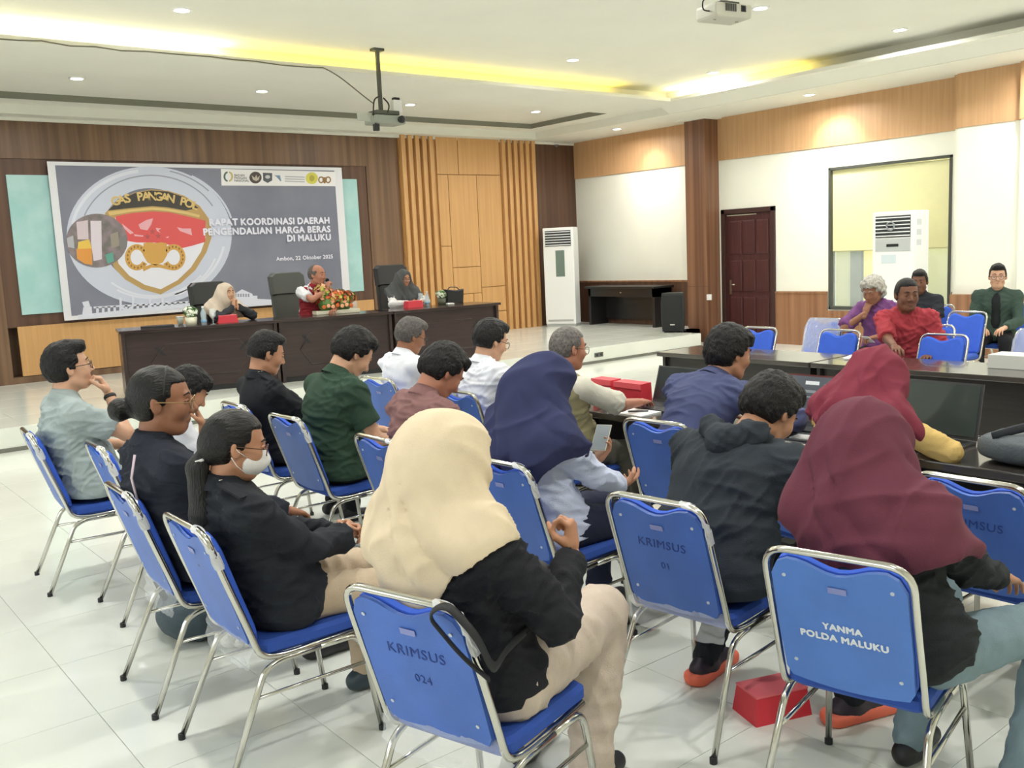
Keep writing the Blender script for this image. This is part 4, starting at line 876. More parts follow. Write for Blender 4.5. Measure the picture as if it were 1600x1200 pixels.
snack_box(2.80, 2.03, 0, -.35, 'red snack box lying on the floor under the front row', .24, .16, .1)
# ------------------------------------------------------------------ implicit surfaces for people and clothes
V3 = lambda *a: np.array(a if len(a) == 3 else a[0], float)
def unit(v): v = np.asarray(v, float); return v/max(1e-9, np.linalg.norm(v))
def cone(a, b, ra, rb, flat=None, cuts=()):
    a = V3(a); b = V3(b); r = max(ra, rb); lo = np.minimum(a, b)-r; hi = np.maximum(a, b)+r; ba = b-a; L2 = max(ba@ba, 1e-9)
    if flat is not None: fn_, ff = unit(flat[0]), flat[1]; lo = lo-r*.6; hi = hi+r*.6
    def fn(x, y, z):
        px, py, pz = x-a[0], y-a[1], z-a[2]
        t = np.clip((px*ba[0]+py*ba[1]+pz*ba[2])/L2, 0, 1)
        qx, qy, qz = px-t*ba[0], py-t*ba[1], pz-t*ba[2]
        if flat is not None:
            s = (qx*fn_[0]+qy*fn_[1]+qz*fn_[2])*(ff-1); qx = qx+s*fn_[0]; qy = qy+s*fn_[1]; qz = qz+s*fn_[2]
        d = np.sqrt(qx*qx+qy*qy+qz*qz)-(ra+(rb-ra)*t)
        for p0, n in cuts: d = np.maximum(d, (x-p0[0])*n[0]+(y-p0[1])*n[1]+(z-p0[2])*n[2])
        return d
    return lo, hi, fn
def ellipsoid(c, r, R=None, cuts=()):
    c = V3(c); r = V3(r); R = np.eye(3) if R is None else np.asarray(R); e = np.abs(R)@r
    def fn(x, y, z):
        px, py, pz = x-c[0], y-c[1], z-c[2]
        l = [(R[0, i]*px+R[1, i]*py+R[2, i]*pz) for i in range(3)]
        k0 = np.sqrt(sum((l[i]/r[i])**2 for i in range(3))); k1 = np.sqrt(sum((l[i]/r[i]**2)**2 for i in range(3)))
        d = k0*(k0-1)/np.maximum(k1, 1e-6)
        for p0, n in cuts: d = np.maximum(d, (x-p0[0])*n[0]+(y-p0[1])*n[1]+(z-p0[2])*n[2])
        return d
    return c-e, c+e, fn
def smin(a, b, k):
    h = np.maximum(k-np.abs(a-b), 0)/k
    return np.minimum(a, b)-h*h*k*.25
def build(prims, h, post=None, smooth=1):
    """prims: list of (prim, k, op) with op 'u' union, 's' subtract"""
    lo = np.min([p[0][0] for p in prims if p[2] == 'u'], 0)-h*3; hi = np.max([p[0][1] for p in prims if p[2] == 'u'], 0)+h*3
    n = np.ceil((hi-lo)/h).astype(int)+1
    ax = [(lo[i]+h*np.arange(n[i])).astype(np.float32) for i in range(3)]
    F = np.full(n, .3, np.float32)
    for (pl, ph, fn), k, op in prims:
        m = k+h*2.5
        s = []
        for i in range(3):
            a = max(0, int((pl[i]-m-lo[i])/h)); b = min(n[i], int((ph[i]+m-lo[i])/h)+2); s.append(slice(a, max(a, b)))
        s = tuple(s)
        if any(q.stop <= q.start for q in s): continue
        d = fn(ax[0][s[0]][:, None, None], ax[1][s[1]][None, :, None], ax[2][s[2]][None, None, :])
        F[s] = smin(F[s], d, k) if op == 'u' else -smin(-F[s], d, k)
    if post is not None: F = post(F, ax[0][:, None, None], ax[1][None, :, None], ax[2][None, None, :]).astype(np.float32)
    return nets(F, lo, h, smooth)
def nets(F, lo, h, smooth=1):
    S = F < 0
    c = S[:-1, :-1, :-1].astype(np.uint8)
    for a in (0, 1):
        for b in (0, 1):
            for d in (0, 1):
                if a+b+d: c = c+S[a:S.shape[0]-1+a, b:S.shape[1]-1+b, d:S.shape[2]-1+d]
    act = (c > 0) & (c < 8); idx = np.argwhere(act); N = len(idx)
    if N == 0: return np.zeros((0, 3)), np.zeros((0, 4), int)
    cor = [(a, b, d) for a in (0, 1) for b in (0, 1) for d in (0, 1)]
    f = np.stack([F[idx[:, 0]+a, idx[:, 1]+b, idx[:, 2]+d] for a, b, d in cor], 1)
    acc = np.zeros((N, 3)); cnt = np.zeros(N)
    for i in range(8):
        for j in range(i+1, 8):
            ci, cj = np.array(cor[i]), np.array(cor[j])
            if np.abs(ci-cj).sum() != 1: continue
            m = (f[:, i] < 0) != (f[:, j] < 0)
            t = np.where(m, f[:, i]/np.where(m, f[:, i]-f[:, j], 1), 0)
            acc += np.where(m[:, None], ci+t[:, None]*(cj-ci), 0); cnt += m
    V = lo+h*(idx+acc/cnt[:, None])
    ID = np.full(act.shape, -1, np.int32); ID[act] = np.arange(N)
    Q = []
    for axi in range(3):
        o = [i for i in range(3) if i != axi]
        sl0 = [slice(None)]*3; sl1 = [slice(None)]*3; sl0[axi] = slice(0, -1); sl1[axi] = slice(1, None)
        A, B = S[tuple(sl0)], S[tuple(sl1)]
        e = np.argwhere(A != B)
        if not len(e): continue
        ok = (e[:, o[0]] > 0) & (e[:, o[1]] > 0) & (e[:, o[0]] < S.shape[o[0]]-1) & (e[:, o[1]] < S.shape[o[1]]-1); e = e[ok]
        inside = A[e[:, 0], e[:, 1], e[:, 2]]
        def g(d0, d1):
            q = e.copy(); q[:, o[0]] += d0; q[:, o[1]] += d1; return ID[q[:, 0], q[:, 1], q[:, 2]]
        a, b, c_, d = g(-1, -1), g(0, -1), g(0, 0), g(-1, 0)
        q = np.stack([a, b, c_, d], 1); flip = inside if axi != 1 else ~inside
        q[~flip] = q[~flip][:, ::-1]; Q.append(q)
    Q = np.concatenate(Q); Q = Q[(Q >= 0).all(1)]
    for _ in range(smooth):
        E_ = np.concatenate([Q[:, [0, 1]], Q[:, [1, 2]], Q[:, [2, 3]], Q[:, [3, 0]]])
        s = np.zeros_like(V); w = np.bincount(E_[:, 0], minlength=N)+np.bincount(E_[:, 1], minlength=N)
        for i in range(3): s[:, i] = np.bincount(E_[:, 0], V[E_[:, 1], i], N)+np.bincount(E_[:, 1], V[E_[:, 0], i], N)
        V = V*.5+.5*s/np.maximum(w, 1)[:, None]
    return V, Q
def vnormals(V, Q):
    n = np.cross(V[Q[:, 2]]-V[Q[:, 0]], V[Q[:, 3]]-V[Q[:, 1]]); N = np.zeros_like(V)
    for k in range(4):
        for i in range(3): N[:, i] += np.bincount(Q[:, k], n[:, i], len(V))
    return N/np.maximum(np.linalg.norm(N, axis=1), 1e-9)[:, None]
def wrinkle(V, Q, amp, seed, dirs=((0, 0, 1), (.5, 0, .85), (0, .5, .85)), freq=16.):
    """irregular cloth creases: ridged noise, short across a crease and long along it"""
    if amp == 0 or len(V) == 0: return V
    rng = np.random.RandomState(seed); N = vnormals(V, Q); g = np.zeros(len(V))
    for i, d in enumerate(dirs):
        d = unit(d); o = rng.normal(size=3); o = unit(o-d*(o@d)); o2 = unit(np.cross(d, o)); of = rng.uniform(-20, 20, 3)
        f = freq*(1+.35*i); C_ = np.stack([V@d*f+of[0], V@o*f*.30+of[1], V@o2*f*.30+of[2]], 1)
        C_[:, 0] += 1.1*np.sin(C_[:, 1]*1.3)+.8*np.sin(C_[:, 2]*1.7)
        n = np.array([mnoise.noise(Vector(c)) for c in C_.tolist()])
        g += np.clip(1-np.abs(n)*2.6, 0, 1)**2*np.clip(.55+1.2*np.sin(C_[:, 1]*.9+of[0])*np.sin(C_[:, 2]*.8+C_[:, 0]*.25), 0, 1)
    return V+N*(amp*(g-.35))[:, None]
def join(parts):
    Vs, Qs, n = [], [], 0
    for V, Q in parts:
        if len(V): Vs.append(V); Qs.append(Q+n); n += len(V)
    return np.concatenate(Vs), np.concatenate(Qs)
def rotm(yaw=0, pitch=0, roll=0):     # columns: forward, left, up ; pitch>0 looks down
    return np.array(Matrix.Rotation(math.radians(yaw), 3, 'Z') @ Matrix.Rotation(math.radians(pitch), 3, 'Y') @ Matrix.Rotation(math.radians(roll), 3, 'X'))
def ik(S, W, a, b, pole):
    S, W = V3(S), V3(W); d = W-S; L = np.linalg.norm(d); mx = (a+b)*.985
    if L > mx: W = S+d/L*mx; d = W-S; L = mx
    L = max(L, abs(a-b)+.02); u_ = unit(d); p = V3(pole); p = unit(p-u_*(p@u_))
    ca = (a*a+L*L-b*b)/(2*a*L); x = a*max(-1, min(1, ca)); y = math.sqrt(max(0, a*a-x*x))
    return S+u_*x+p*y, W

# ---------------- heads, in a head frame: x forward, y left, z up, origin between the ears
def head_prims(c, R, s, fem=False, nose=1., jaw=1.):
    c = V3(c); P = lambda *p: c+R@(V3(*p)*s); L = []
    jw = (.92 if fem else 1.)*jaw
    L += [(ellipsoid(P(-.012, 0, .032), V3(.099, .077, .086)*s, R), .02, 'u'), (ellipsoid(P(.026, 0, -.03), V3(.066, .061*jw, .078)*s, R), .03, 'u'),
          (ellipsoid(P(.040, 0, -.088), V3(.042, .040*jw, .026)*s, R), .03, 'u'), (cone(P(-.005, .050*jw, -.062), P(.055, .022, -.094), .018*s, .016*s), .03, 'u'), (cone(P(-.005, -.050*jw, -.062), P(.055, -.022, -.094), .018*s, .016*s), .03, 'u')]
    for y in (-1, 1): L.append((ellipsoid(P(.058, y*.036, -.026), V3(.026, .026, .026)*s, R), .03, 'u'))
    L.append((cone(P(.082, -.028, .026), P(.082, .028, .026), .0105*s, .0105*s), .015, 'u'))
    for y in (-1, 1): L.append((ellipsoid(P(.101, y*.031, .006), V3(.018, .017, .011)*s, R), .012, 's'))
    for y in (-1, 1): L.append((ellipsoid(P(.077, y*.031, .0035), V3(.0125, .0150, .0105)*s, R), .004, 'u'))
    L.append((cone(P(.086, 0, .016), P(.108*(.97+.03*nose), 0, -.026), .008*s, .0125*s*nose), .010, 'u'))
    for y in (-1, 1): L.append((ellipsoid(P(.094, y*.014*nose, -.032), V3(.012, .0085, .008)*s, R), .006, 'u'))
    L.append((cone(P(.081, -.020, -.062), P(.081, .020, -.062), .006*s, .006*s), .010, 'u')); L.append((cone(P(.0875, -.010, -.057), P(.0875, .010, -.057), .0052*s, .0052*s), .008, 'u')); L.append((cone(P(.0855, -.009, -.069), P(.0855, .009, -.069), .0058*s, .0058*s), .008, 'u'))
    for y in (-1, 1):
        Re = R@rotm(0, -12, 0)@rotm(-y*20, 0, 0)
        L.append((ellipsoid(P(-.010, y*.079, -.004), V3(.019, .009, .032)*s, Re), .008, 'u')); L.append((ellipsoid(P(-.002, y*.088, -.004), V3(.010, .006, .018)*s, Re), .006, 's'))
    return L
def neck_prims(c, R, s, base, up, r=.054): return [(cone(c+R@(V3(-.028, 0, -.055)*s), base, r*.95*s, r*1.1*s), .03, 'u')]

def hair_mesh(c, R, s, style, h=.0065, seed=0):
    """hair volume around the skull, cut at the hairline; in head frame then placed"""
    top = dict(short=.018, fade=.022, quiff=.020, buzz=.006, thin=.005, full=.024, bun=.007, pony=.008, wavy=.030, shaggy=.026)[style]
    side = dict(short=.011, fade=.004, quiff=.008, buzz=.004, thin=.006, full=.014, bun=.004, pony=.006, wavy=.028, shaggy=.016)[style]
    L = [(ellipsoid((-.014, 0, .036), (.100+side, .078+side, .086+top)), .02, 'u'), (ellipsoid((-.03, 0, -.005), (.082+side, .072+side, .075)), .03, 'u')]
    if style == 'quiff': L += [(ellipsoid((.045, -.01, .105), (.055, .055, .028)), .03, 'u'), (ellipsoid((.075, -.02, .098), (.03, .035, .024)), .02, 'u')]
    if style == 'shaggy': L += [(ellipsoid((.055, 0, .085), (.055, .062, .035)), .03, 'u'), (ellipsoid((-.07, 0, -.02), (.045, .06, .055)), .03, 'u')]
    if style in ('full', 'short', 'fade'): L += [(ellipsoid((.04, 0, .10), (.055, .06, .028)), .03, 'u')]
    if style == 'bun': L += [(ellipsoid((-.142, 0, -.028), (.040, .046, .042)), .006, 'u'), (ellipsoid((-.098, 0, -.022), (.03, .03, .03)), .02, 'u')]
    if style == 'pony': L += [(ellipsoid((-.085, 0, -.01), (.04, .055, .06)), .03, 'u')]
    if style == 'wavy': L += [(ellipsoid((-.05, s_*.06, -.03), (.05, .042, .06)), .03, 'u') for s_ in (-1, 1)]+[(ellipsoid((.05, 0, .095), (.055, .07, .03)), .03, 'u')]
    low = {'short': -.055, 'fade': -.035, 'quiff': -.06, 'buzz': -.05, 'thin': -.05, 'full': -.06, 'bun': -.075, 'pony': -.085, 'wavy': -.095, 'shaggy': -.085}[style]
    front = {'thin': .060, 'buzz': .066}.get(style, .082 if style not in ('bun', 'pony') else .074)
    def post(F, x, y, z):
        a = np.maximum(x-front-.25*(z-.07), .066-.2*(x-.03)*0-z)           # crown, down to the forehead hairline
        a = np.maximum(x-(front+.012), .068-z-(.0 if style != 'shaggy' else .022))
        b = np.maximum(x-(.040 if style != 'wavy' else .05), .018-z)           # temples
        d = np.maximum(x-(.022), -.008-z)                                      # above the ear / sideburn
        e = np.maximum(x+.024+.25*np.minimum(0, z+.02), low-z)                 # behind the ear to the nape
        keep = np.minimum(np.minimum(a, b), np.minimum(d, e))
        if style == 'thin': keep = np.maximum(keep, np.where((z > .05) & (x > -.02), .02, -1))
        k = .012; hh = np.maximum(k-np.abs(F-keep), 0)/k
        return np.maximum(F, keep)+hh*hh*k*.25
    V, Q = build(L, h, post, 2); N = vnormals(V, Q)
    am = dict(short=.004, fade=.003, quiff=.0045, buzz=.001, thin=.001, full=.0055, bun=.0016, pony=.0014, wavy=.011, shaggy=.006)[style]; fq = 42 if style != 'wavy' else 30
    d = np.array([mnoise.noise(Vector((v[0]*fq*.8+seed, v[1]*fq*1.5, v[2]*fq*.9)))+.5*mnoise.noise(Vector((v[0]*fq*2.4, v[1]*fq*3.2+seed, v[2]*fq*2))) for v in V]); V = V+N*(am*d)[:, None]
    return c+(V*s)@R.T, Q

# ---------------- hands: x to the fingertips, y to the thumb, z out of the back of the hand
def hand_prims(w, R, s, side, curl, thumb=.4, spread=.12):
    w = V3(w); m = np.diag([1., side, 1.])          # mirror for the other hand
    P = lambda p: w+R@(m@(V3(p)*s)); L = []
    L.append((cone(P((-.05, 0, 0)), P((.005, 0, 0)), .026*s, .024*s, flat=(R[:, 2], 1.25)), .02, 'u'))
    L.append((cone(P((.02, .014, 0)), P((.075, .022, 0)), .022*s, .016*s, flat=(R[:, 2], 1.35)), .02, 'u'))
    L.append((cone(P((.02, -.012, 0)), P((.072, -.024, 0)), .022*s, .014*s, flat=(R[:, 2], 1.35)), .02, 'u'))
    L.append((cone(P((.03, 0, 0)), P((.082, 0, .002)), .024*s, .015*s, flat=(R[:, 2], 1.4)), .02, 'u'))
    if not isinstance(curl, (list, tuple)): curl = [curl*.85, curl, curl*1.03, curl*1.06]
    for i, (y, ln, r) in enumerate(((.031, .070, .0092), (.0105, .078, .0095), (-.0105, .073, .0090), (-.0305, .058, .0080))):
        p = V3(.083-.006*(abs(i-1.2)), y, .002); a = math.radians(curl[i]*62); sp = spread*(1.4-i)*.8
        fr = (.45, .30, .25); rr = (r, r*.93, r*.86, r*.72)
        for k in range(3):
            d = V3(math.cos(a)*math.cos(sp), math.sin(sp), -math.sin(a)); q = p+d*ln*fr[k]
            L.append((cone(P(p), P(q), rr[k]*s, rr[k+1]*s), .004, 'u')); p = q; a += math.radians(curl[i]*(88 if k == 0 else 60))
    t0 = V3(.018, .026, -.004); d1 = unit(V3(.62-.2*thumb, .62-.3*thumb, -.25-.5*thumb)); t1 = t0+d1*.042; d2 = unit(V3(.85, .25-.7*thumb, -.2-.6*thumb)); t2 = t1+d2*.032; d3 = unit(V3(.9, -.05-.6*thumb, -.2-.5*thumb)); t3 = t2+d3*.024
    L += [(cone(P(t0), P(t1), .0165*s, .0120*s), .012, 'u'), (cone(P(t1), P(t2), .0115*s, .0105*s), .004, 'u'), (cone(P(t2), P(t3), .0105*s, .0082*s), .004, 'u')]
    return L
def hand_frame(fwd, palm):           # palm: direction the palm faces
    x = unit(fwd); z = -V3(palm); z = unit(z-x*(z@x)); y = np.cross(z, x); return np.stack([x, y, z], 1)
# ------------------------------------------------------------------ seated people
TONE = dict(light=(206, 160, 130), tan=(184, 134, 104), brown=(150, 102, 76), dark=(116, 76, 56), red=(176, 120, 96))
HAIRB = mat('hair_black', (19, 17, 17), rough=.46, var=.3, vscale=60, bump=.9, bscale=130, stretch=(.5, 1.6, .5), spec=.3); HAIRC = mat('hair_black_combed', (17, 15, 15), rough=.38, var=.4, vscale=60, bump=.55, bscale=120, stretch=(.12, 1.5, 1), spec=.35); HAIRG = mat('hair_grey', (116, 110, 104), rough=.5, rgb2=(70, 64, 60), vscale=70, bump=.5, bscale=240); HAIRW = mat('hair_silver', (196, 192, 180), rough=.5, rgb2=(150, 146, 136), vscale=50, bump=.5, bscale=200); HAIRD = mat('hair_dark_grey', (58, 54, 52), rough=.45, rgb2=(90, 84, 80), vscale=80, bump=.5, bscale=240)
EYEW = mat('eye_white', (188, 178, 168), rough=.3); EYEB = mat('eye_dark', (30, 20, 16), rough=.1); BROW = mat('brow_hair', (30, 26, 24), rough=.8); LIPS = mat('lip_skin', (150, 86, 78), rough=.45)
def put(name, VQ, m, parent):
    if len(VQ[0]) == 0: return None
    return new_obj(name, mesh_np(name, *VQ), m, parent, True)
def person(label, pos, yaw=0, s=1., fem=False, lean=(0, 5, 10), neck=15, head=(0, 10, 0), tone='tan', hair='short', hairm=None, seat=.46,
           shirt=(60, 60, 60), sleeve='long', trousers=(30, 30, 34), shoes=(30, 30, 32), hands=None, poles=None, palms=None, curls=None, thumbs=(.4, .4), hand_dir=(None, None), wide=1., belly=0., twist=0., side=0., collar=True, collar_rgb=None,
           glasses=None, mask=False, scarf=None, res=.008, faceres=.0055, knees=None, feet=None, amp=.013, seed=1, untucked=.06, watch=None, eyes=True, extras=None, shoulder_drop=0., group='seated audience', hip_turn=0., wr_freq=15., jaw=1., hs=1.07, cuffs=0., pants_w=1., legs=True, hood=False, vest=None, head_fwd=0.):
    root = empty('person', (pos[0], pos[1], pos[2] if len(pos) > 2 else 0), math.radians(yaw)); tag(root, label, 'person', group)
    K = s; hip = V3(0, 0, seat+.085*K)
    # spine
    tw = rotm(twist); pts = [hip]; frames = []
    for L, a in zip((.14, .17, .185), lean):
        d = rotm(twist*(len(pts)/3.))@V3(math.sin(math.radians(a)), math.sin(math.radians(side)), math.cos(math.radians(a))); d = unit(d)
        lft = rotm(twist*(len(pts)/3.))@V3(0, 1, 0); fw = np.cross(lft, d); frames.append(np.stack([unit(fw), lft, d], 1)); pts.append(pts[-1]+d*L*K)
    C7 = pts[3]; Fc = frames[2]
    nd = unit(rotm(twist)@V3(math.sin(math.radians(lean[2]+neck)), math.sin(math.radians(side)), math.cos(math.radians(lean[2]+neck))))
    Rh = rotm(twist+head[0], head[1], head[2]); S_ = K*hs*(.95 if fem else 1.)
    hc = C7+nd*.088*K+Rh@(V3(.028, 0, .062)*S_)+rotm(twist)@V3(head_fwd, 0, 0)
    shw = (.158 if fem else .182)*K*wide
    sh = [C7+Fc@V3(.0, y*shw, (-.076-shoulder_drop)*K) for y in (-1, 1)]      # right(-Y), left(+Y)
    ua, fa = .285*K, .25*K
    if hands is None: hands = ((.36, -.12, .66), (.36, .12, .66))
    if poles is None: poles = ((-.3, -.6, -1), (-.3, .6, -1))
    if palms is None: palms = ((0, 0, -1), (0, 0, -1))
    if curls is None: curls = (.35, .35)
    el, wr = [], []
    hands = [hc+Rh@(V3(h_[1])*S_) if h_[0] == 'H' else h_ for h_ in hands]
    for i in (0, 1):
        e_, w_ = ik(sh[i], hands[i], ua, fa, poles[i]); el.append(e_); wr.append(w_)
    # legs
    hj = [hip+V3(.0, y*.088*K*pants_w, -.0) for y in (-1, 1)]
    th, sk = .43*K, .41*K
    if knees is None: knees = ((.41*K, -.13, seat+.055), (.41*K, .13, seat+.055))
    if feet is None: feet = ((.40*K, -.13, .085), (.40*K, .13, .085))
    kn = [V3(k) for k in knees]; ft = [V3(f) for f in feet]
    m_skin = skin(TONE[tone]); g = .96 if fem else 1.
    # torso body (slim core inside the clothes), arms, head
    core = [(ellipsoid(pts[0]+frames[0]@V3(0, 0, .02), V3(.10, .14, .11)*K, frames[0]), .05, 'u'), (ellipsoid(pts[1], V3(.085, .12, .12)*K, frames[1]), .05, 'u'), (ellipsoid(pts[2], V3(.088, .128, .12)*K, frames[2]), .05, 'u'), (cone(sh[0], sh[1], .045*K, .045*K), .05, 'u'), (cone(C7-Fc[:, 2]*.03, C7+nd*.05*K, .06*K, .05*K), .04, 'u')]
    arms = []
    for i in (0, 1):
        arms += [(cone(sh[i], el[i], .050*K*g, .038*K*g), .03, 'u'), (cone(el[i], wr[i], .040*K*g, .0265*K*g), .02, 'u')]
    parts = [build(core+arms, max(res, .0105))]
    hd = head_prims(hc, Rh, S_, fem, jaw=jaw)+neck_prims(hc, Rh, S_, C7-Fc[:, 2]*.01, nd, .050 if fem else .056)
    parts.append(build(hd, faceres, None, 1))
    hf = []
    for i in (0, 1):
        d = wr[i]-el[i] if hand_dir[i] is None else V3(hand_dir[i])
        # local axis y must point to the thumb: mirrored for the right hand
        Rm = hand_frame(d, palms[i]); hf.append(Rm)
        parts.append(build(hand_prims(wr[i]+unit(d)*.012, Rm, K*(.92 if fem else 1.), 1 if i == 0 else -1, curls[i], thumbs[i]), min(.005, faceres*.85), None, 1))
    put('body', join(parts), m_skin, root)
    # shirt
    inf = .016
    bust = [(ellipsoid(pts[2]+frames[2]@V3(.075, y*.07, .0)*K, V3(.06, .065, .06)*K, frames[2]), .05, 'u') for y in (-1, 1)] if fem else []
    tor = [(ellipsoid(pts[0]+frames[0]@V3(.0, 0, .0)*K, (V3(.152, .186, .122)+inf)*V3(1, wide, 1)*K, frames[0], cuts=((hip+V3(0, 0, -untucked), V3(0, 0, -1)),)), .07, 'u'),
           (ellipsoid(pts[1]+frames[1]@V3(belly*.5, 0, 0), (V3(.126+belly*.6, .156+belly*.4, .128)+inf)*V3(1, wide, 1)*K, frames[1]), .07, 'u'),
           (ellipsoid(pts[2]+frames[2]@V3(.0, 0, .01)*K, (V3(.122, .168 if not fem else .150, .155)+inf)*V3(1, wide, 1)*K, frames[2]), .07, 'u'),
           (cone(sh[0], sh[1], (.052+inf*.7)*K, (.052+inf*.7)*K, flat=(Fc[:, 0], .9)), .06, 'u'), (cone(C7-Fc[:, 2]*.05*K, C7+Fc[:, 2]*.012*K, .08*K, .058*K), .06, 'u')]+[(cone(C7+Fc@V3(-.005, y*.035, -.012)*K, sh[(y+1)//2]+Fc[:, 2]*.022*K, .04*K, .046*K), .05, 'u') for y in (-1, 1)]+bust
    slv = []
    for i in (0, 1):
        au = unit(el[i]-sh[i]); af = unit(wr[i]-el[i])
        if sleeve == 'short':
            e_ = sh[i]+au*ua*.68; slv.append((cone(sh[i]-au*.01, e_+au*.02, (.056+inf*.6)*K, (.054+inf)*K, cuts=((e_, au),)), .025, 'u'))
        elif sleeve == 'elbow':
            e_ = el[i]-au*.01; slv.append((cone(sh[i], e_, (.056+inf*.6)*K, (.056+inf)*K, cuts=((e_, au),)), .025, 'u'))
        else:
            w_ = wr[i]-af*.01; slv += [(cone(sh[i], el[i], (.054+inf*.6)*K, (.043+inf*.8)*K), .03, 'u'), (cone(el[i], w_+af*.02, (.044+inf*.8)*K, (.034+inf*.5+cuffs)*K, cuts=((w_, af),)), .02, 'u')]
    m_sh = cloth('cloth_%d_%d_%d' % tuple(shirt), shirt)
    V, Q = build(tor+slv, res*1.15, None, 1); W_ = wrinkle(V, Q, amp, seed, freq=wr_freq); V = V+(W_-V)*np.clip((V[:, 2]-(hip[2]-untucked))/.07, .12, 1)[:, None]
    so = put('shirt', (V, Q), m_sh, root)
    if collar:
        bm = bmesh.new(); n_ = 22; rings = []
        tilt = unit(nd*.8+Fc[:, 2]*.4+Fc[:, 0]*.12); fx = unit(Fc[:, 0]-tilt*(Fc[:, 0]@tilt)); fy = np.cross(tilt, fx)
        for r_, z_ in ((.078, -.03), (.068, .015), (.063, .044), (.067, .049), (.077, .03), (.092, -.006)):
            ring_ = []
            for k in range(n_):
                a = 2*math.pi*k/n_; p = C7+tilt*(z_*K-(.035*max(0, math.cos(a))**2)*K)+fx*(math.cos(a)*r_*1.02+.008)*K+fy*math.sin(a)*r_*K*.95; ring_.append(bm.verts.new(p))
            rings.append(ring_)
        for A, B in zip(rings, rings[1:]):
            for k in range(n_): bm.faces.new((A[k], A[(k+1) % n_], B[(k+1) % n_], B[k]))
        new_obj('collar', from_bm(bm), m_sh if collar_rgb is None else cloth('cloth_%d_%d_%d' % collar_rgb, collar_rgb), so, True)
    # trousers and shoes
    if legs:
        m_tr = cloth('cloth_%d_%d_%d' % tuple(trousers), trousers); L = [(ellipsoid(hip+V3(-.01, 0, -.01), V3(.135, .172*pants_w, .098)*K), .05, 'u')]
        for i in (0, 1):
            L += [(cone(hj[i]+V3(.02, 0, -.008), kn[i], .088*K*pants_w, .066*K*pants_w), .05, 'u'), (cone(kn[i], ft[i], .064*K*pants_w, .052*K*pants_w, cuts=((ft[i]+V3(0, 0, -.02), V3(0, 0, -1)),)), .03, 'u')]
        V, Q = build(L, .013, None, 1); V = wrinkle(V, Q, amp*.8, seed+5, dirs=((1, 0, .2), (.7, .3, .6)), freq=13)
        put('trousers', (V, Q), m_tr, root)
        m_so = mat('shoe_%d_%d_%d' % tuple(shoes), shoes, rough=.5)
        for i in (0, 1):
            d = unit(V3(kn[i][0]-hj[i][0], kn[i][1]-hj[i][1], 0)); fx0 = V3(ft[i][0], ft[i][1], 0)
            V, Q = build([(cone(fx0-d*.05+V3(0, 0, .045), fx0+d*.16+V3(0, 0, .032), .042*K, .034*K), .02, 'u'), (cone(fx0+V3(0, 0, .05), fx0+V3(0, 0, .10), .045*K, .04*K), .03, 'u')], .009, lambda F, x, y, z: np.maximum(F, .004-z)+0*x)
            sh_o = put('shoe', (V, Q), m_so, root)
            if shoes == (46, 36, 48):
                V, Q = build([(cone(fx0-d*.07+V3(0, 0, .026), fx0+d*.18+V3(0, 0, .02), .052*K, .044*K), .02, 'u')], .009, lambda F, x, y, z: np.maximum(np.maximum(F, .001-z), z-.045)+0*x)
                put('sole', (V, Q), mat('orange_sole', (238, 116, 88), rough=.6), sh_o)
    # face furniture
    H = lambda *p: hc+Rh@(V3(*p)*S_)
    hm = frame_mtx(Vector(hc), Vector(Rh[:, 0]), Vector(Rh[:, 1]))
    if eyes:
        for y in (-1, 1):
            bm = bmesh.new(); bmesh.ops.create_uvsphere(bm, u_segments=12, v_segments=8, radius=.0092*S_, matrix=Matrix.Translation(Vector(H(.0800, y*.031, .0035))))
            for v in bm.verts: pass
            eo = new_obj('eye', from_bm(bm), EYEW, root, True)
            bm = bmesh.new(); bmesh.ops.create_uvsphere(bm, u_segments=10, v_segments=8, radius=.0064*S_, matrix=Matrix.Translation(Vector(H(.0850, y*.031, .0035)))); new_obj('iris', from_bm(bm), EYEB, eo, True)
            V, Q = build([(cone(H(.082, y*.031-.017, .0085), H(.0880, y*.031, .0105), .0045, .0055), .004, 'u'), (cone(H(.0880, y*.031, .0105), H(.082, y*.031+.017, .0085), .0055, .0045), .004, 'u')], .003); put('eyelid', (V, Q), m_skin, eo)
    for y in (-1, 1):
        tube('eyebrow', [Vector(H(.0925, y*.012, .030)), Vector(H(.0915, y*.030, .036)), Vector(H(.078, y*.050, .029))], [.0042, .0042, .002], BROW if hairm is not HAIRW else HAIRW, root, 6, .003)
    tube('lips', [Vector(H(.082, -.022, -.0635)), Vector(H(.0905, -.007, -.062)), Vector(H(.0915, 0, -.0632)), Vector(H(.0905, .007, -.062)), Vector(H(.082, .022, -.0635))], [.0018, .0036, .0034, .0036, .0018], LIPS, root, 6)
    if hair:
        V, Q = hair_mesh(hc, Rh, S_, hair, seed=seed); ho = put('hair', (V, Q), hairm or (HAIRC if hair in ('bun', 'pony') else HAIRB), root)
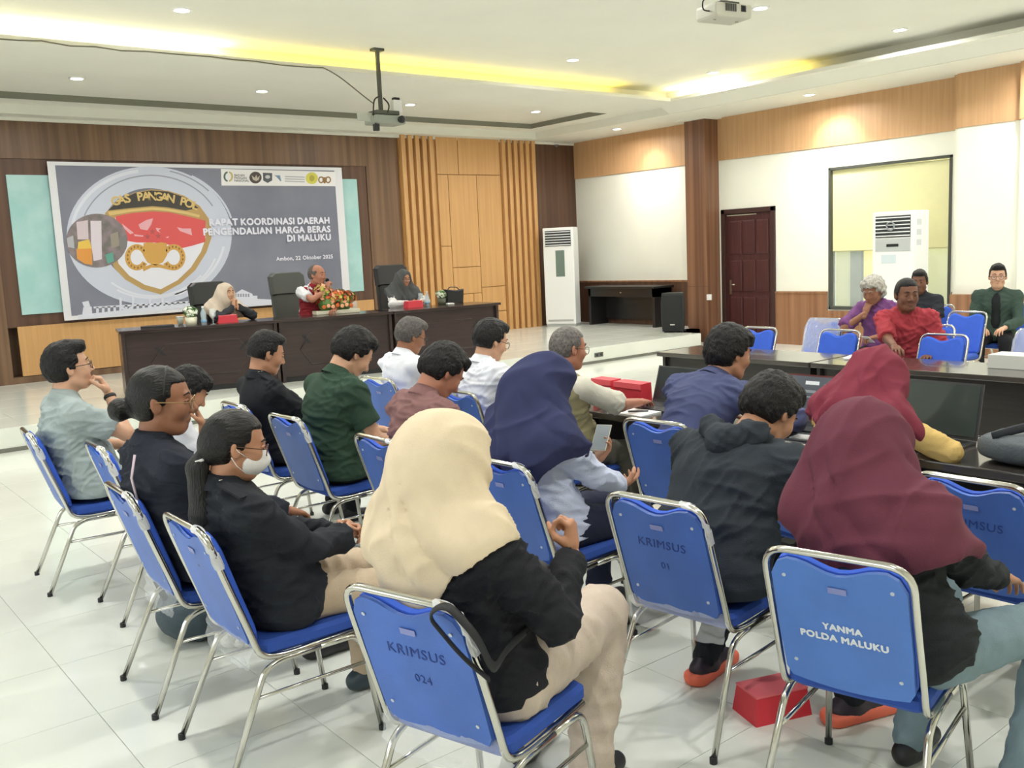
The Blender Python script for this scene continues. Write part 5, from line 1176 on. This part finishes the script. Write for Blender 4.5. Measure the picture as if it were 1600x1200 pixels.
    if glasses:
        gm = mat('glasses_'+glasses, {'dark': (40, 34, 32), 'gold': (150, 120, 80), 'brown': (90, 60, 44)}[glasses], rough=.3, metal=.3); gr = None
        for y in (-1, 1):
            pts_ = [Vector(H(.1055-.006*abs(math.cos(a)), y*.033+.0245*math.cos(a), -.002+.0205*math.sin(a))) for a in [2*math.pi*k/20 for k in range(20)]]
            o = tube('glasses' if gr is None else 'rim', pts_, .0018*S_, gm, root if gr is None else gr, 6, closed=True); gr = gr or o
            tube('temple', [Vector(H(.098, y*.058, .006)), Vector(H(.085, y*.077, .006)), Vector(H(-.008, y*.085, .008)), Vector(H(-.03, y*.082, -.012))], .0018*S_, gm, gr, 6)
            me = bpy.data.meshes.new('lens'); bm = bmesh.new(); bm.faces.new([bm.verts.new(p) for p in pts_]); bm.to_mesh(me); bm.free(); new_obj('lens', me, mat('spectacle_lens', (225, 232, 236), rough=.02, alpha=.12, spec=.8), gr)
        tube('bridge', [Vector(H(.101, -.0105, .004)), Vector(H(.108, 0, .007)), Vector(H(.101, .0105, .004))], .0018*S_, gm, gr, 6)
    if mask:
        L = [(ellipsoid(H(.034, 0, -.050), V3(.080, .068, .062)*S_, Rh), .02, 'u'), (cone(H(.086, 0, -.012), H(.108, 0, -.04), .014*S_, .016*S_), .03, 'u')]
        c0 = H(0, 0, 0)
        def post(F, x, y, z):
            l = [(Rh[0, i]*(x-c0[0])+Rh[1, i]*(y-c0[1])+Rh[2, i]*(z-c0[2]))/S_ for i in range(3)]
            cut = np.maximum(np.maximum(.022-l[0]+.35*np.abs(l[2]+.055)*0, l[2]+.014-.35*np.maximum(0, l[0]-.06)+.1*np.maximum(0, .07-l[0])), .035-l[0]+.6*np.abs(l[2]+.06)-.02)
            return np.maximum(F, cut)
        V, Q = build(L, .005, post, 1); mo = put('face_mask', (V, Q), cloth('mask_white', (232, 230, 226), .03), root)
        for y in (-1, 1):
            for z0, z1 in ((-.030, .012), (-.085, -.03)): tube('ear_loop', [Vector(H(.036, y*.062, z0)), Vector(H(.0, y*.082, (z0+z1)/2)), Vector(H(-.022, y*.086, z1))], .0016, mat('mask_white', (232, 230, 226)), mo, 6)
    if hair == 'pony':
        bk = -Fc[:, 0]; ch = [H(-.10, 0, -.03), H(-.12, 0, -.09), C7+bk*.105-Fc[:, 2]*.06, C7+bk*.145-Fc[:, 2]*.22, pts[1]+bk*.16+frames[1][:, 2]*.05]
        L = [(cone(a, b, r0, r1), .02, 'u') for a, b, r0, r1 in zip(ch, ch[1:], (.026, .036, .042, .034), (.036, .042, .034, .018))]
        V, Q = build(L, .008); put('ponytail', (V, Q), mat('hair_black_tail', (17, 15, 15), rough=.4, var=.3, vscale=60, bump=.9, bscale=170, stretch=(1.5, 1.5, .1)), root); tube('hair_tie', [Vector(H(-.115+.028*math.cos(a), .03*math.sin(a), -.058+.012*math.cos(a))) for a in [k*.7 for k in range(9)]], .006, mat('tie_pale', (214, 214, 210)), root, 6, closed=True)
    if hair == 'bun': tube('hair_band', [Vector(H(.018, .0835*math.cos(a), .030+.0945*math.sin(a))) for a in [math.pi*k/14 for k in range(15)]], .004, BLACK, root, 6)
    if watch is not None:
        af = unit(wr[watch]-el[watch]); c = wr[watch]-af*.02; x = unit(np.cross(af, V3(0, 0, 1))); y = np.cross(af, x)
        tube('wristwatch', [Vector(c+x*.030*K*math.cos(a)+y*.030*K*math.sin(a)) for a in [2*math.pi*k/16 for k in range(16)]], .011, BLACK, root, 6, .004, closed=True)
    # headscarf: one draped volume over head, neck and shoulders, open at the face
    if scarf:
        sc = dict(rgb=(120, 40, 60), front=.30, back=.34, sidez=.2, vol=.0, k=.09, folds=.008, nf=9, face=1., tail=0., arm=.5, diag=.009); sc.update(scarf); vo = sc['vol']
        bk = -Fc[:, 0]
        L = [(ellipsoid(H(-.014, 0, .030), V3(.116+vo, .094+vo, .101+vo*.6)*S_, Rh), .03, 'u'), (ellipsoid(H(.012, 0, -.06), V3(.088, .084+vo, .085)*S_, Rh), .05, 'u'), (ellipsoid(H(-.065, 0, -.055), V3(.078+vo, .080+vo, .105)*S_, Rh), .06, 'u'),
             (cone(H(-.03, 0, -.06), C7+Fc@V3(-.02, 0, -.06), .098*K+vo*.6, .128*K+vo*.6), .10, 'u'),
             (cone(sh[0]+Fc@V3(0, .01, .012), sh[1]+Fc@V3(0, -.01, .012), (.070+vo*.4)*K, (.070+vo*.4)*K), sc['k'], 'u'),
             (ellipsoid(pts[2]+frames[2]@V3(.01, 0, .03)*K, (V3(.158, .185, .20)+vo*.5)*V3(1, wide, 1)*K, frames[2]), sc['k'], 'u'),
             (ellipsoid(pts[1]+frames[1]@V3(.0, 0, .03)*K, (V3(.158, .182, .18)+vo*.4)*V3(1, wide, 1)*K, frames[1]), sc['k'], 'u')]
        for i in (0, 1):
            L.append((cone(H(-.03, (i*2-1)*.04, -.045), sh[i]+Fc@V3(-.01, 0, .02), .062*K, .066*K), .09, 'u'))
            if sc['arm'] > 0: L.append((cone(sh[i], sh[i]+(el[i]-sh[i])*sc['arm'], .079*K, .074*K), .08, 'u'))
        up = Fc[:, 2]; fwd = Fc[:, 0]; lft = Fc[:, 1]; fc = H(.105, 0, -.012)
        def post(F, x, y, z):
            dx, dy, dz = x-C7[0], y-C7[1], z-C7[2]
            lx = dx*fwd[0]+dy*fwd[1]+dz*fwd[2]; ly = dx*lft[0]+dy*lft[1]+dz*lft[2]; lz = dx*up[0]+dy*up[1]+dz*up[2]
            a = np.arctan2(ly, lx); cf = np.cos(a)
            hem = np.where(cf > 0, sc['sidez']+(sc['front']-sc['sidez'])*cf**2, sc['sidez']+(sc['back']-sc['sidez'])*cf**2)+sc['tail']*np.sin(a)
            fold = sc['folds']*np.clip((-lz+.02)/.22, .0, 1.3)*np.sin(sc['nf']*a+6*lz+2.2*np.sin(3*a+seed))
            q_ = np.sin(2.4*a+11*lz+1.2*np.sin(2*a+9*lz+seed)+seed); fold = fold+sc['diag']*1.5*(1-np.abs(q_)**.6-.3)*np.clip((.17-lz)/.12, 0, 1)
            fold = fold+.004*np.sin(lz*34+4*np.sin(a*2+seed)+2*a)*np.clip((-lz+.18)/.2, 0, 1)
            F = np.maximum(F+fold, -lz-hem)
            # face opening
            l = [(Rh[0, i]*(x-fc[0])+Rh[1, i]*(y-fc[1])+Rh[2, i]*(z-fc[2]))/S_ for i in range(3)]
            e = np.sqrt((l[0]/.085)**2+(l[1]/(.062*sc['face']))**2+(l[2]/(.090*sc['face']))**2)-1
            return np.maximum(F, -e*.06)
        V, Q = build(L, .0095 if res > .007 else .0085, post, 2); V = wrinkle(V, Q, sc.get('amp', .013), seed+9, dirs=((.5, .3, .8), (.2, .9, .5)), freq=7)
        put('headscarf', (V, Q), cloth('scarf_%d_%d_%d' % tuple(sc['rgb']), sc['rgb'], .05, .9, .12), root)
        # inner cap band at the hairline
    if hood:
        L = [(cone(C7+Fc@V3(-.085, y*.10, -.01)*K, C7+Fc@V3(-.115, 0, -.075)*K, .040*K, .05*K), .05, 'u') for y in (-1, 1)]+[(cone(C7+Fc@V3(-.085, y*.10, -.01)*K, C7+Fc@V3(.05, y*.085, .0)*K, .038*K, .026*K), .04, 'u') for y in (-1, 1)]
        V, Q = build(L, .009); V = wrinkle(V, Q, .01, seed+3); put('hood', (V, Q), m_sh, so)
    info = dict(root=root, C7=C7, Fc=Fc, pts=pts, frames=frames, sh=sh, el=el, wr=wr, hc=hc, Rh=Rh, H=H, hf=hf, shirt=so, K=K, hip=hip, wide=wide, belly=belly)
    if extras: extras(info)
    return info
# ------------------------------------------------------------------ the cast
def vest_mesh(i, rgb, name='vest', grow=.014, low=.02, pocket=True, open_front=True):
    K, pts, fr, sh, C7, Fc = i['K'], i['pts'], i['frames'], i['sh'], i['C7'], i['Fc']
    q = lambda a: a+grow
    w_ = V3(1, i['wide'], 1); be = i['belly']
    L = [(ellipsoid(pts[0]+fr[0]@V3(-.012, 0, 0)*K, (V3(.154, .188, .134)+grow)*w_*K, fr[0], cuts=((i['hip']+V3(0, 0, -low-.06), V3(0, 0, -1)),)), .07, 'u'), (ellipsoid(pts[1]+fr[1]@V3(be*.5, 0, 0), (V3(.142+be*.6, .172+be*.4, .144)+grow)*w_*K, fr[1]), .07, 'u'), (ellipsoid(pts[2]+fr[2]@V3(0, 0, .01)*K, (V3(.138, .184, .171)+grow)*w_*K, fr[2]), .07, 'u'), (cone(sh[0]*.93+sh[1]*.07, sh[1]*.93+sh[0]*.07, .074*K+grow*.6, .074*K+grow*.6), .06, 'u'), (cone(C7-Fc[:, 2]*.05, C7+Fc[:, 2]*.012, .085*K, .072*K), .05, 'u')]
    for s in (0, 1): L.append((cone(sh[s], sh[s]+(i['el'][s]-sh[s])*.3, .066*K, .07*K), .02, 's')) if False else None
    V, Q = build([l for l in L if l], .0095); V = wrinkle(V, Q, .014, 77, freq=13)
    m = cloth('cloth_%d_%d_%d' % rgb, rgb, .1); o = put(name, (V, Q), m, i['root'])
    if pocket:
        for y in (-1,):
            c = pts[0]+fr[0]@V3(.10, y*.155, .03)*K; V, Q = build([(ellipsoid(c, V3(.075, .035, .075)*K, fr[0]), .02, 'u')], .009); put('pocket', (V, Q), m, o)
            V, Q = build([(ellipsoid(c+fr[0]@V3(0, y*.012, .045), V3(.082, .035, .028)*K, fr[0]), .02, 'u')], .009); put('pocket_flap', (V, Q), m, o)
    return o

def ep_greypolo(i): pass
person('man in pale grey polo shirt and glasses resting his hand on his chin', (1.44, 5.70), 0, 1.05, lean=(-20, -15, -2), neck=12, head=(-4, -6, 0), tone='light', hair='quiff', shirt=(164, 176, 175), sleeve='short', trousers=(34, 42, 56),
       hands=(('H', (.150, -.035, -.165)), (.30, .12, .7)), poles=((.35, -.5, -1), (-.2, .6, -1)), palms=((-1, .1, -.2), (0, 0, -1)), hand_dir=((-.35, .2, .9), None), curls=((.8, .75, .7, .6), .4), watch=0, glasses='dark', wide=1.06, belly=.02, amp=.013, seed=2, faceres=.005)
person('person in white shirt bending forward, half hidden behind the bun woman', (1.56, 4.95), 5, .95, True, lean=(4, 12, 20), neck=20, head=(-10, 35, 0), tone='tan', hair='shaggy', shirt=(226, 226, 234), sleeve='short',
       hands=(('H', (.16, -.02, -.13)), (.4, .1, .75)), palms=((-1, .3, 0), (0, 0, -1)), hand_dir=((-.2, .2, .9), None), seed=3, eyes=False)
def ex_bun(i):
    K = i['K']; a, b = i['sh'][0], i['el'][0]; C7, Fc = i['C7'], i['Fc']
    P = [C7+Fc@V3(-.105, -.10, .0), C7+Fc@V3(-.145, -.115, -.08), C7+Fc@V3(-.150, -.12, -.20)]; tube('piping', [Vector(p) for p in P], .005, mat('piping_pink', (206, 186, 196)), i['shirt'], 6)
person('woman with hair bun and glasses in dark navy jacket', (1.38, 3.84), 0, 1.08, True, lean=(-25, -23, -10), neck=20, head=(-27, 4, 0), tone='brown', hair='bun', shirt=(40, 44, 54), trousers=(52, 60, 62), hands=((.34, -.10, .68), (.34, .1, .68)), glasses='gold', wide=1.12, belly=.02, hs=1.12, seed=4, extras=ex_bun, amp=.013, faceres=.0048, collar=True)
def ex_mask(i):
    a = i['C7']+i['Fc']@V3(-.03, -.09, .03); b = i['sh'][0]+i['Fc']@V3(-.0, -.03, .062); w = unit(np.cross(b-a, V3(0, 0, 1)))*.028; up = V3(0, 0, .004)
    prism('epaulette', [Vector(p) for p in (a-w*.7+up*2, a+w*.7+up*2, b+w+up, b-w+up)], (0, -.2, 1), .008, cloth('cloth_36_39_45', (36, 39, 45)), i['shirt'])
    lathe('button', [(.007, 0), (.007, .003), (.004, .004)], CHROME, i['shirt'], 10).matrix_local = frame_mtx(Vector(a+up*4+V3(0, 0, .006)), (1, 0, 0), (0, 1, -.1))
    c = i['wr'][0]-unit(i['wr'][0]-i['el'][0])*.04
person('woman in white face mask and black jacket with a long ponytail and clasped hands', (1.41, 3.18), -2, 0.96, True, lean=(-26, -25, -17), neck=28, head=(-14, 12, 0), tone='tan', hair='pony', shirt=(36, 39, 45), trousers=(196, 176, 150), shoes=(50, 64, 70), mask=True, glasses='brown',
       hands=((.25, -.035, .71), (.25, .05, .70)), poles=((-.1, -.9, -.8), (-.1, .9, -.8)), palms=((0, 1, -.3), (0, -1, -.3)), hand_dir=((.75, .55, .1), (.8, -.5, .1)), curls=((.8, .85, .9, .9), (.5, .55, .6, .6)), wide=1.18, belly=.03, hs=1.1, seed=5, amp=.013, extras=ex_mask, faceres=.0048, cuffs=.012, untucked=.09, pants_w=1.06)
def ex_cream(i):
    R_ = Matrix.Rotation(i['root'].rotation_euler.z, 3, 'Z'); W = lambda p: R_@Vector(p)+i['root'].location
    fr, pts = i['frames'], i['pts']
    e = empty('sling_bag', (0, 0, 0)); tag(e, 'black sling bag of the woman in cream headscarf, strap looped over her chair', 'bag')
    m = mat('black_webbing', (26, 27, 30), rough=.6); c = W(pts[1]+fr[1]@V3(.20, -.10, .02))
    bm = bmesh.new(); bmesh.ops.create_icosphere(bm, subdivisions=3, radius=1.)
    for v in bm.verts: q = v.co.copy(); v.co = R_@Vector((math.copysign(abs(q.x)**.7, q.x)*.05, math.copysign(abs(q.y)**.7, q.y)*.10, math.copysign(abs(q.z)**.7, q.z)*.11))+c
    new_obj('bag_body', from_bm(bm), mat('black_nylon', (34, 34, 36), rough=.6, bump=.4, bscale=30), e, True)
    ch = Vector((1.55, 2.12, 0)); C_ = Matrix.Rotation(.28, 3, 'Z'); k = lambda *p: C_@Vector(p)+ch
    tube('bag_strap', fillet([c+R_@Vector((0, -.08, .06)), W(pts[1]+fr[1]@V3(.06, -.215, .03)), W(pts[1]+fr[1]@V3(-.06, -.225, .04)), k(-.27, -.235, .70), k(-.33, -.235, .82), k(-.365, -.17, .905), k(-.38, -.12, .87), k(-.345, -.20, .76), k(-.29, -.235, .69)], .05), .014, m, e, 8, .004)
    tube('bag_strap', fillet([c+R_@Vector((0, .05, .08)), W(pts[2]+fr[2]@V3(.155, -.02, .0)), W(pts[2]+fr[2]@V3(.13, .07, .12))], .06), .014, m, e, 8, .004)
    tube('zip', [c+R_@Vector((.03, -.1, .03)), c+R_@Vector((.04, -.1, -.05))], .004, CHROME, e)
person('woman in cream headscarf and black top with raised fist, nearest the camera', (1.53, 2.13), 11, 1.02, True, lean=(-20, -15, -5), neck=16, head=(-34, 8, 0), tone='tan', hair=None, shirt=(34, 35, 39), trousers=(204, 188, 172), shoes=(40, 40, 42), eyes=True,
       hands=((.25, -.17, .86), (.32, .12, .72)), poles=((-.25, -.6, -1), (-.2, .6, -1)), palms=((-.3, 1, 0), (0, 0, -1)), hand_dir=((.15, .1, 1), None), curls=(.95, .4), thumbs=(.8, .4), knees=((.52, -.08, .57), (.49, .22, .55)), feet=((.40, -.10, .085), (.44, .2, .085)),
       scarf=dict(rgb=(221, 203, 173), front=.25, back=.27, sidez=.05, vol=.014, folds=.012, nf=6, arm=0., diag=.013, amp=.014), hs=1.1, side=3, belly=.03, seed=6, res=.0075, faceres=.005, amp=.013, wide=1.14, pants_w=1.28, extras=ex_cream, collar=False, untucked=.04)
person('woman in maroon headscarf and black jacket with blue jeans', (2.56, 1.38), 6, 0.97, True, lean=(-16, -8, 4), neck=16, head=(-6, 24, 0), tone='tan', hair=None, shirt=(38, 42, 44), trousers=(122, 142, 150), eyes=False,
       hands=((.40, -.14, .66), (.40, .1, .66)), scarf=dict(rgb=(104, 54, 68), front=.34, back=.30, sidez=.2, vol=.016, folds=.012, nf=5, arm=.5, diag=.013, amp=.017), side=15, hs=1.1, seed=7, res=.0075, wide=1.06, pants_w=1.1, collar=False, knees=((.44, -.28, .54), (.45, .08, .54)), feet=((.30, -.24, .085), (.3, .1, .085)), untucked=.07, amp=.013)
person('man in charcoal hooded sweatshirt leaning forward over the front row', (2.66, 2.22), 0, 1.05, lean=(16, 30, 40), neck=12, head=(-8, 40, 0), tone='tan', hair='full', shirt=(48, 54, 60), trousers=(30, 34, 40), shoes=(46, 36, 48), hood=True, eyes=False, collar=False, wide=1.28, belly=.05,
       hands=((.42, -.10, .68), (.46, .12, .7)), poles=((-.2, -.9, -.5), (-.2, .9, -.5)), knees=((.42, -.24, .54), (.42, .16, .54)), feet=((.30, -.42, .085), (.2, .17, .085)), seed=8, res=.0085, amp=.013, wr_freq=12)
NAVY_W = person('woman in navy headscarf and white blouse looking down at her phone', (2.67, 3.10), 0, 1.01, True, lean=(-20, -14, -2), neck=18, head=(-14, 32, 0), tone='tan', hair=None, shirt=(204, 212, 234), trousers=(36, 40, 60), eyes=False,
       hands=((.36, -.10, .66), (.27, -.02, .78)), palms=((0, .5, 1), (-.6, .3, .4)), curls=(.35, .5), hand_dir=((.9, .25, .05), (.5, -.3, .6)), scarf=dict(rgb=(56, 60, 94), front=.28, back=.36, sidez=.15, vol=.014, folds=.013, nf=6, arm=.35, diag=.010), hs=1.1, seed=9, collar=False, untucked=.1, amp=.013, pants_w=1.1)
person('man in mauve shirt with black hair bending forward', (2.61, 3.95), 0, 1.03, lean=(-15, -4, 12), neck=16, head=(-6, 42, 0), tone='red', hair='full', shirt=(132, 97, 95), trousers=(40, 40, 46), hands=((.40, -.1, .66), (.4, .1, .66)), seed=10, eyes=False)
person('man in dark green polo shirt looking down', (2.61, 4.95), 0, 1.08, lean=(-10, 3, 16), neck=14, head=(-6, 40, 0), tone='light', hair='full', shirt=(50, 72, 57), sleeve='short', trousers=(52, 56, 50), wide=1.10, belly=.03, hands=((.36, -.14, .66), (.4, .1, .68)), seed=11, eyes=False)
def ex_bj(i):
    a = i['C7']+i['Fc']@V3(-.02, -.10, .03); b = i['sh'][0]+i['Fc']@V3(0, -.02, .066); w = unit(np.cross(b-a, V3(0, 0, 1)))*.025
    prism('epaulette', [Vector(p+V3(0, 0, .006)) for p in (a-w, a+w, b+w, b-w)], (0, -.2, 1), .006, cloth('cloth_34_36_40', (34, 36, 40)), i['shirt'])
    for k in (0, 1): lathe('button', [(.007, 0), (.007, .003), (.004, .004)], CHROME, i['shirt'], 10).matrix_local = frame_mtx(Vector(a+w*(k-.5)+V3(0, 0, .018)), (1, 0, 0), (0, 1, -.1))
person('man in black jacket with shaved sides seen in profile', (2.61, 5.68), 0, 1.02, lean=(-22, -18, -6), neck=18, head=(-8, 18, 0), tone='tan', hair='fade', shirt=(34, 36, 40), trousers=(30, 30, 34), hands=((.36, -.1, .66), (.36, .1, .66)), seed=12, extras=ex_bj)
person('grey-haired man in white shirt and glasses', (3.80, 5.96), 0, 0.99, lean=(-16, -8, 4), neck=14, head=(-10, 22, 0), tone='brown', hair='short', hairm=HAIRD, shirt=(228, 230, 236), glasses='dark', hands=((.42, -.1, .7), (.4, .1, .7)), seed=13, eyes=False, res=.009)
WHITE_M = person('dark-haired man in white shirt and glasses holding a red phone', (3.75, 4.92), 0, 1.01, lean=(-16, -8, 4), neck=14, head=(-8, 20, 0), tone='light', hair='short', shirt=(230, 232, 238), glasses='dark', hands=((.40, -.06, .86), (.4, .12, .8)), seed=14, eyes=False, wide=1.08, res=.009)
def ex_khaki(i): vest_mesh(i, (146, 138, 104))
person('man with cropped grey hair and glasses in khaki utility vest', (3.69, 4.14), -4, 0.98, lean=(-10, -2, 8), neck=12, head=(-8, 8, 0), tone='red', hair='buzz', hairm=HAIRG, shirt=(206, 202, 186), sleeve='elbow', trousers=(96, 94, 84), glasses='brown', hands=((.46, -.17, .81), (.36, .22, .80)), poles=((-.1, -1, -.6), (-.1, 1, -.6)), palms=((0, 0, -1), (0, 0, -1)), wide=1.18, belly=.03, seed=15, extras=ex_khaki, eyes=False, curls=(.3, .4))
person('man in navy blue shirt reaching to his laptop', (3.76, 3.26), -4, 1.07, lean=(14, 26, 36), neck=6, head=(-14, 14, 0), tone='tan', hair='shaggy', shirt=(76, 82, 116), trousers=(40, 42, 50), hands=((.46, -.30, .81), (.48, .12, .81)), poles=((0, -1, -.2), (0, 1, -.3)), seed=16, eyes=False, wide=1.12, amp=.013)
person('woman in dark red headscarf with yellow sleeves at a laptop', (3.70, 2.34), -4, 1.0, True, lean=(14, 26, 36), neck=6, head=(-4, 24, 0), tone='tan', hair=None, shirt=(212, 180, 112), trousers=(50, 40, 50), hands=((.50, -.12, .81), (.52, .1, .81)), poles=((.0, -1, -.35), (.1, 1, -.3)), scarf=dict(rgb=(126, 52, 66), front=.28, back=.22, sidez=.10, vol=.01, folds=.012, nf=6, arm=.3, diag=.010), seed=17, eyes=False, collar=False, cuffs=.006)
# speakers on the stage
SP = 'speakers on the stage'
person('woman in beige headscarf with hands clasped before her mouth on the stage', (4.72, 11.80, STAGE_Z), -82, .97, True, lean=(6, 14, 18), neck=12, head=(14, 4, 0), tone='light', hair=None, shirt=(54, 56, 60), hands=(('H', (.150, -.03, -.17)), ('H', (.150, .03, -.17))), poles=((.1, -1, -.6), (.1, 1, -.6)), palms=((0, 1, 0), (0, -1, 0)), hand_dir=((-.15, .2, 1), (-.15, -.2, 1)), curls=(.8, .8), scarf=dict(rgb=(206, 190, 172), front=.3, back=.2, sidez=.12, folds=.01), seat=.48, seed=18, res=.011, faceres=.0075, collar=False, group=SP)
def ex_mic(i):
    w = i['wr'][0]; d = unit(i['H'](.13, 0, -.06)-w); h = i['hf'][0]
    g = w+h[:, 0]*.075-h[:, 2]*.02
    e = empty('microphone', (0, 0, 0)); e.parent = None; e.matrix_world = i['root'].matrix_world; tag(e, 'black hand microphone held by the man in red vest', 'microphone')
    e.location = i['root'].location; e.rotation_euler = i['root'].rotation_euler
    a = g-V3(0, 0, .08); b = i['H'](.135, -.0, -.06); tube('handle', [Vector(a), Vector(b)], [.011, .016], BLACK, e)
    bm = bmesh.new(); bmesh.ops.create_uvsphere(bm, u_segments=12, v_segments=8, radius=.026, matrix=Matrix.Translation(Vector(b))); new_obj('windscreen', from_bm(bm), mat('foam_black', (22, 22, 22), rough=.9), e, True)
    vest_mesh(i, (150, 46, 54), pocket=False, grow=.010)
person('balding man in white shirt and red vest speaking into a microphone on the stage', (5.95, 11.66, STAGE_Z), -86, 1.05, lean=(4, 12, 16), neck=10, head=(24, 2, 0), tone='red', hair='thin', hairm=HAIRG, shirt=(226, 226, 230), sleeve='short', hands=(('H', (.17, -.06, -.17)), (.42, .1, .86)), poles=((.1, -1, -.5), (0, 1, -.4)), palms=((-.3, 1, 0), (0, 0, -1)), hand_dir=((-.1, .3, 1), None), curls=(.85, .4), seat=.57, seed=19, res=.011, faceres=.0075, extras=ex_mic, group=SP)
person('woman in dark grey headscarf and white blouse with glasses on the stage', (7.40, 11.72, STAGE_Z), -98, .98, True, lean=(2, 8, 12), neck=12, head=(8, 16, 0), tone='tan', hair=None, shirt=(228, 226, 224), glasses='dark', hands=((.42, -.06, .86), (.42, .14, .86)), poles=((0, -1, -.5), (0, 1, -.5)), scarf=dict(rgb=(86, 88, 88), front=.20, back=.2, sidez=.09, folds=.01), seat=.51, seed=20, res=.011, faceres=.0075, collar=False, group=SP)
# people across the room
SILVER_P = person('silver-haired person in purple shirt with a hand over the mouth', (9.12, 5.22), 188, 1.06, True, lean=(2, 14, 20), neck=14, head=(-4, 22, 0), tone='brown', hair='wavy', hairm=HAIRW, shirt=(124, 78, 130), sleeve='elbow', hands=(('H', (.15, -.03, -.16)), (.4, .12, .74)), poles=((.2, -1, -.8), (0, 1, -.5)), palms=((-1, .2, 0), (0, 0, -1)), hand_dir=((-.3, .2, .9), None), curls=(.5, .5), seed=21, res=.011, faceres=.0075)
person('thin man in red shirt resting his forearm on the far table', (8.12, 4.40), 205, 1.09, lean=(10, 18, 22), neck=12, head=(22, 4, 0), tone='dark', hair='buzz', hairm=HAIRB, shirt=(168, 62, 70), sleeve='elbow', hands=((.68, -.05, .80), (.40, .22, .70)), poles=((-.3, -.25, -1), (-.2, .45, -1)), wide=.95, seed=22, res=.009, faceres=.0065)
person('man in black shirt sitting behind the man in red', (10.7, 5.62), 190, 1.0, lean=(-4, 4, 10), neck=12, head=(10, 4, 0), tone='dark', hair='fade', shirt=(46, 48, 54), sleeve='short', seed=23, res=.011, faceres=.0075)
def ex_tee(i):
    L = [(ellipsoid(i['pts'][2]+i['frames'][2]@V3(.076, 0, .01), V3(.088, .07, .17), i['frames'][2]), .03, 'u'), (ellipsoid(i['pts'][1]+i['frames'][1]@V3(.075, 0, .0), V3(.10, .07, .16), i['frames'][1]), .03, 'u')]
    V, Q = build(L, .011); put('inner_shirt', (V, Q), cloth('cloth_34_36_38', (34, 36, 38)), i['root'])
person('man in dark green jacket and glasses by the pilaster', (11.14, 4.95), 198, 1.03, lean=(-6, 2, 6), neck=8, head=(6, 0, 0), tone='light', hair='fade', shirt=(62, 80, 70), glasses='dark', amp=.008, seed=24, res=.011, faceres=.0075, extras=ex_tee, wide=1.05)
# phones in hands
def hand_world(i, k, off):
    p = i["wr"][k]+i["hf"][k]@V3(off); return Matrix.Rotation(i["root"].rotation_euler.z, 3, "Z")@Vector(p)+i["root"].location
def held_phone(x, y, z, rz, tilt, label, c=(70, 70, 74)):
    e = empty('phone', (x, y, z), rz); e.rotation_euler = (0, tilt, rz); tag(e, label, 'phone')
    box('phone_case', (-.075, -.036, -.005), (.075, .036, .0), mat('case_%d' % c[0], c, rough=.4), e, .003); box('phone_screen', (-.071, -.033, 0), (.071, .033, .0012), mat('phone_glass', (120, 126, 130), rough=.08, emit=((110, 118, 122), .3)), e)
    return e

p = hand_world(NAVY_W, 1, (.085, 0, -.045)); held_phone(p.x, p.y, p.z+.02, .5, -.7, 'phone with pale case in the hand of the woman in navy headscarf', (190, 186, 170))
p = hand_world(SILVER_P, 1, (.09, 0, -.03)); held_phone(p.x, p.y, p.z+.02, math.pi, -.5, 'white phone in the hand of the silver-haired person', (222, 222, 222))
p = hand_world(WHITE_M, 0, (.09, 0, -.03)); held_phone(p.x, p.y, p.z+.02, .0, -.8, 'red phone in the hand of the dark-haired man in white shirt', (190, 60, 60))
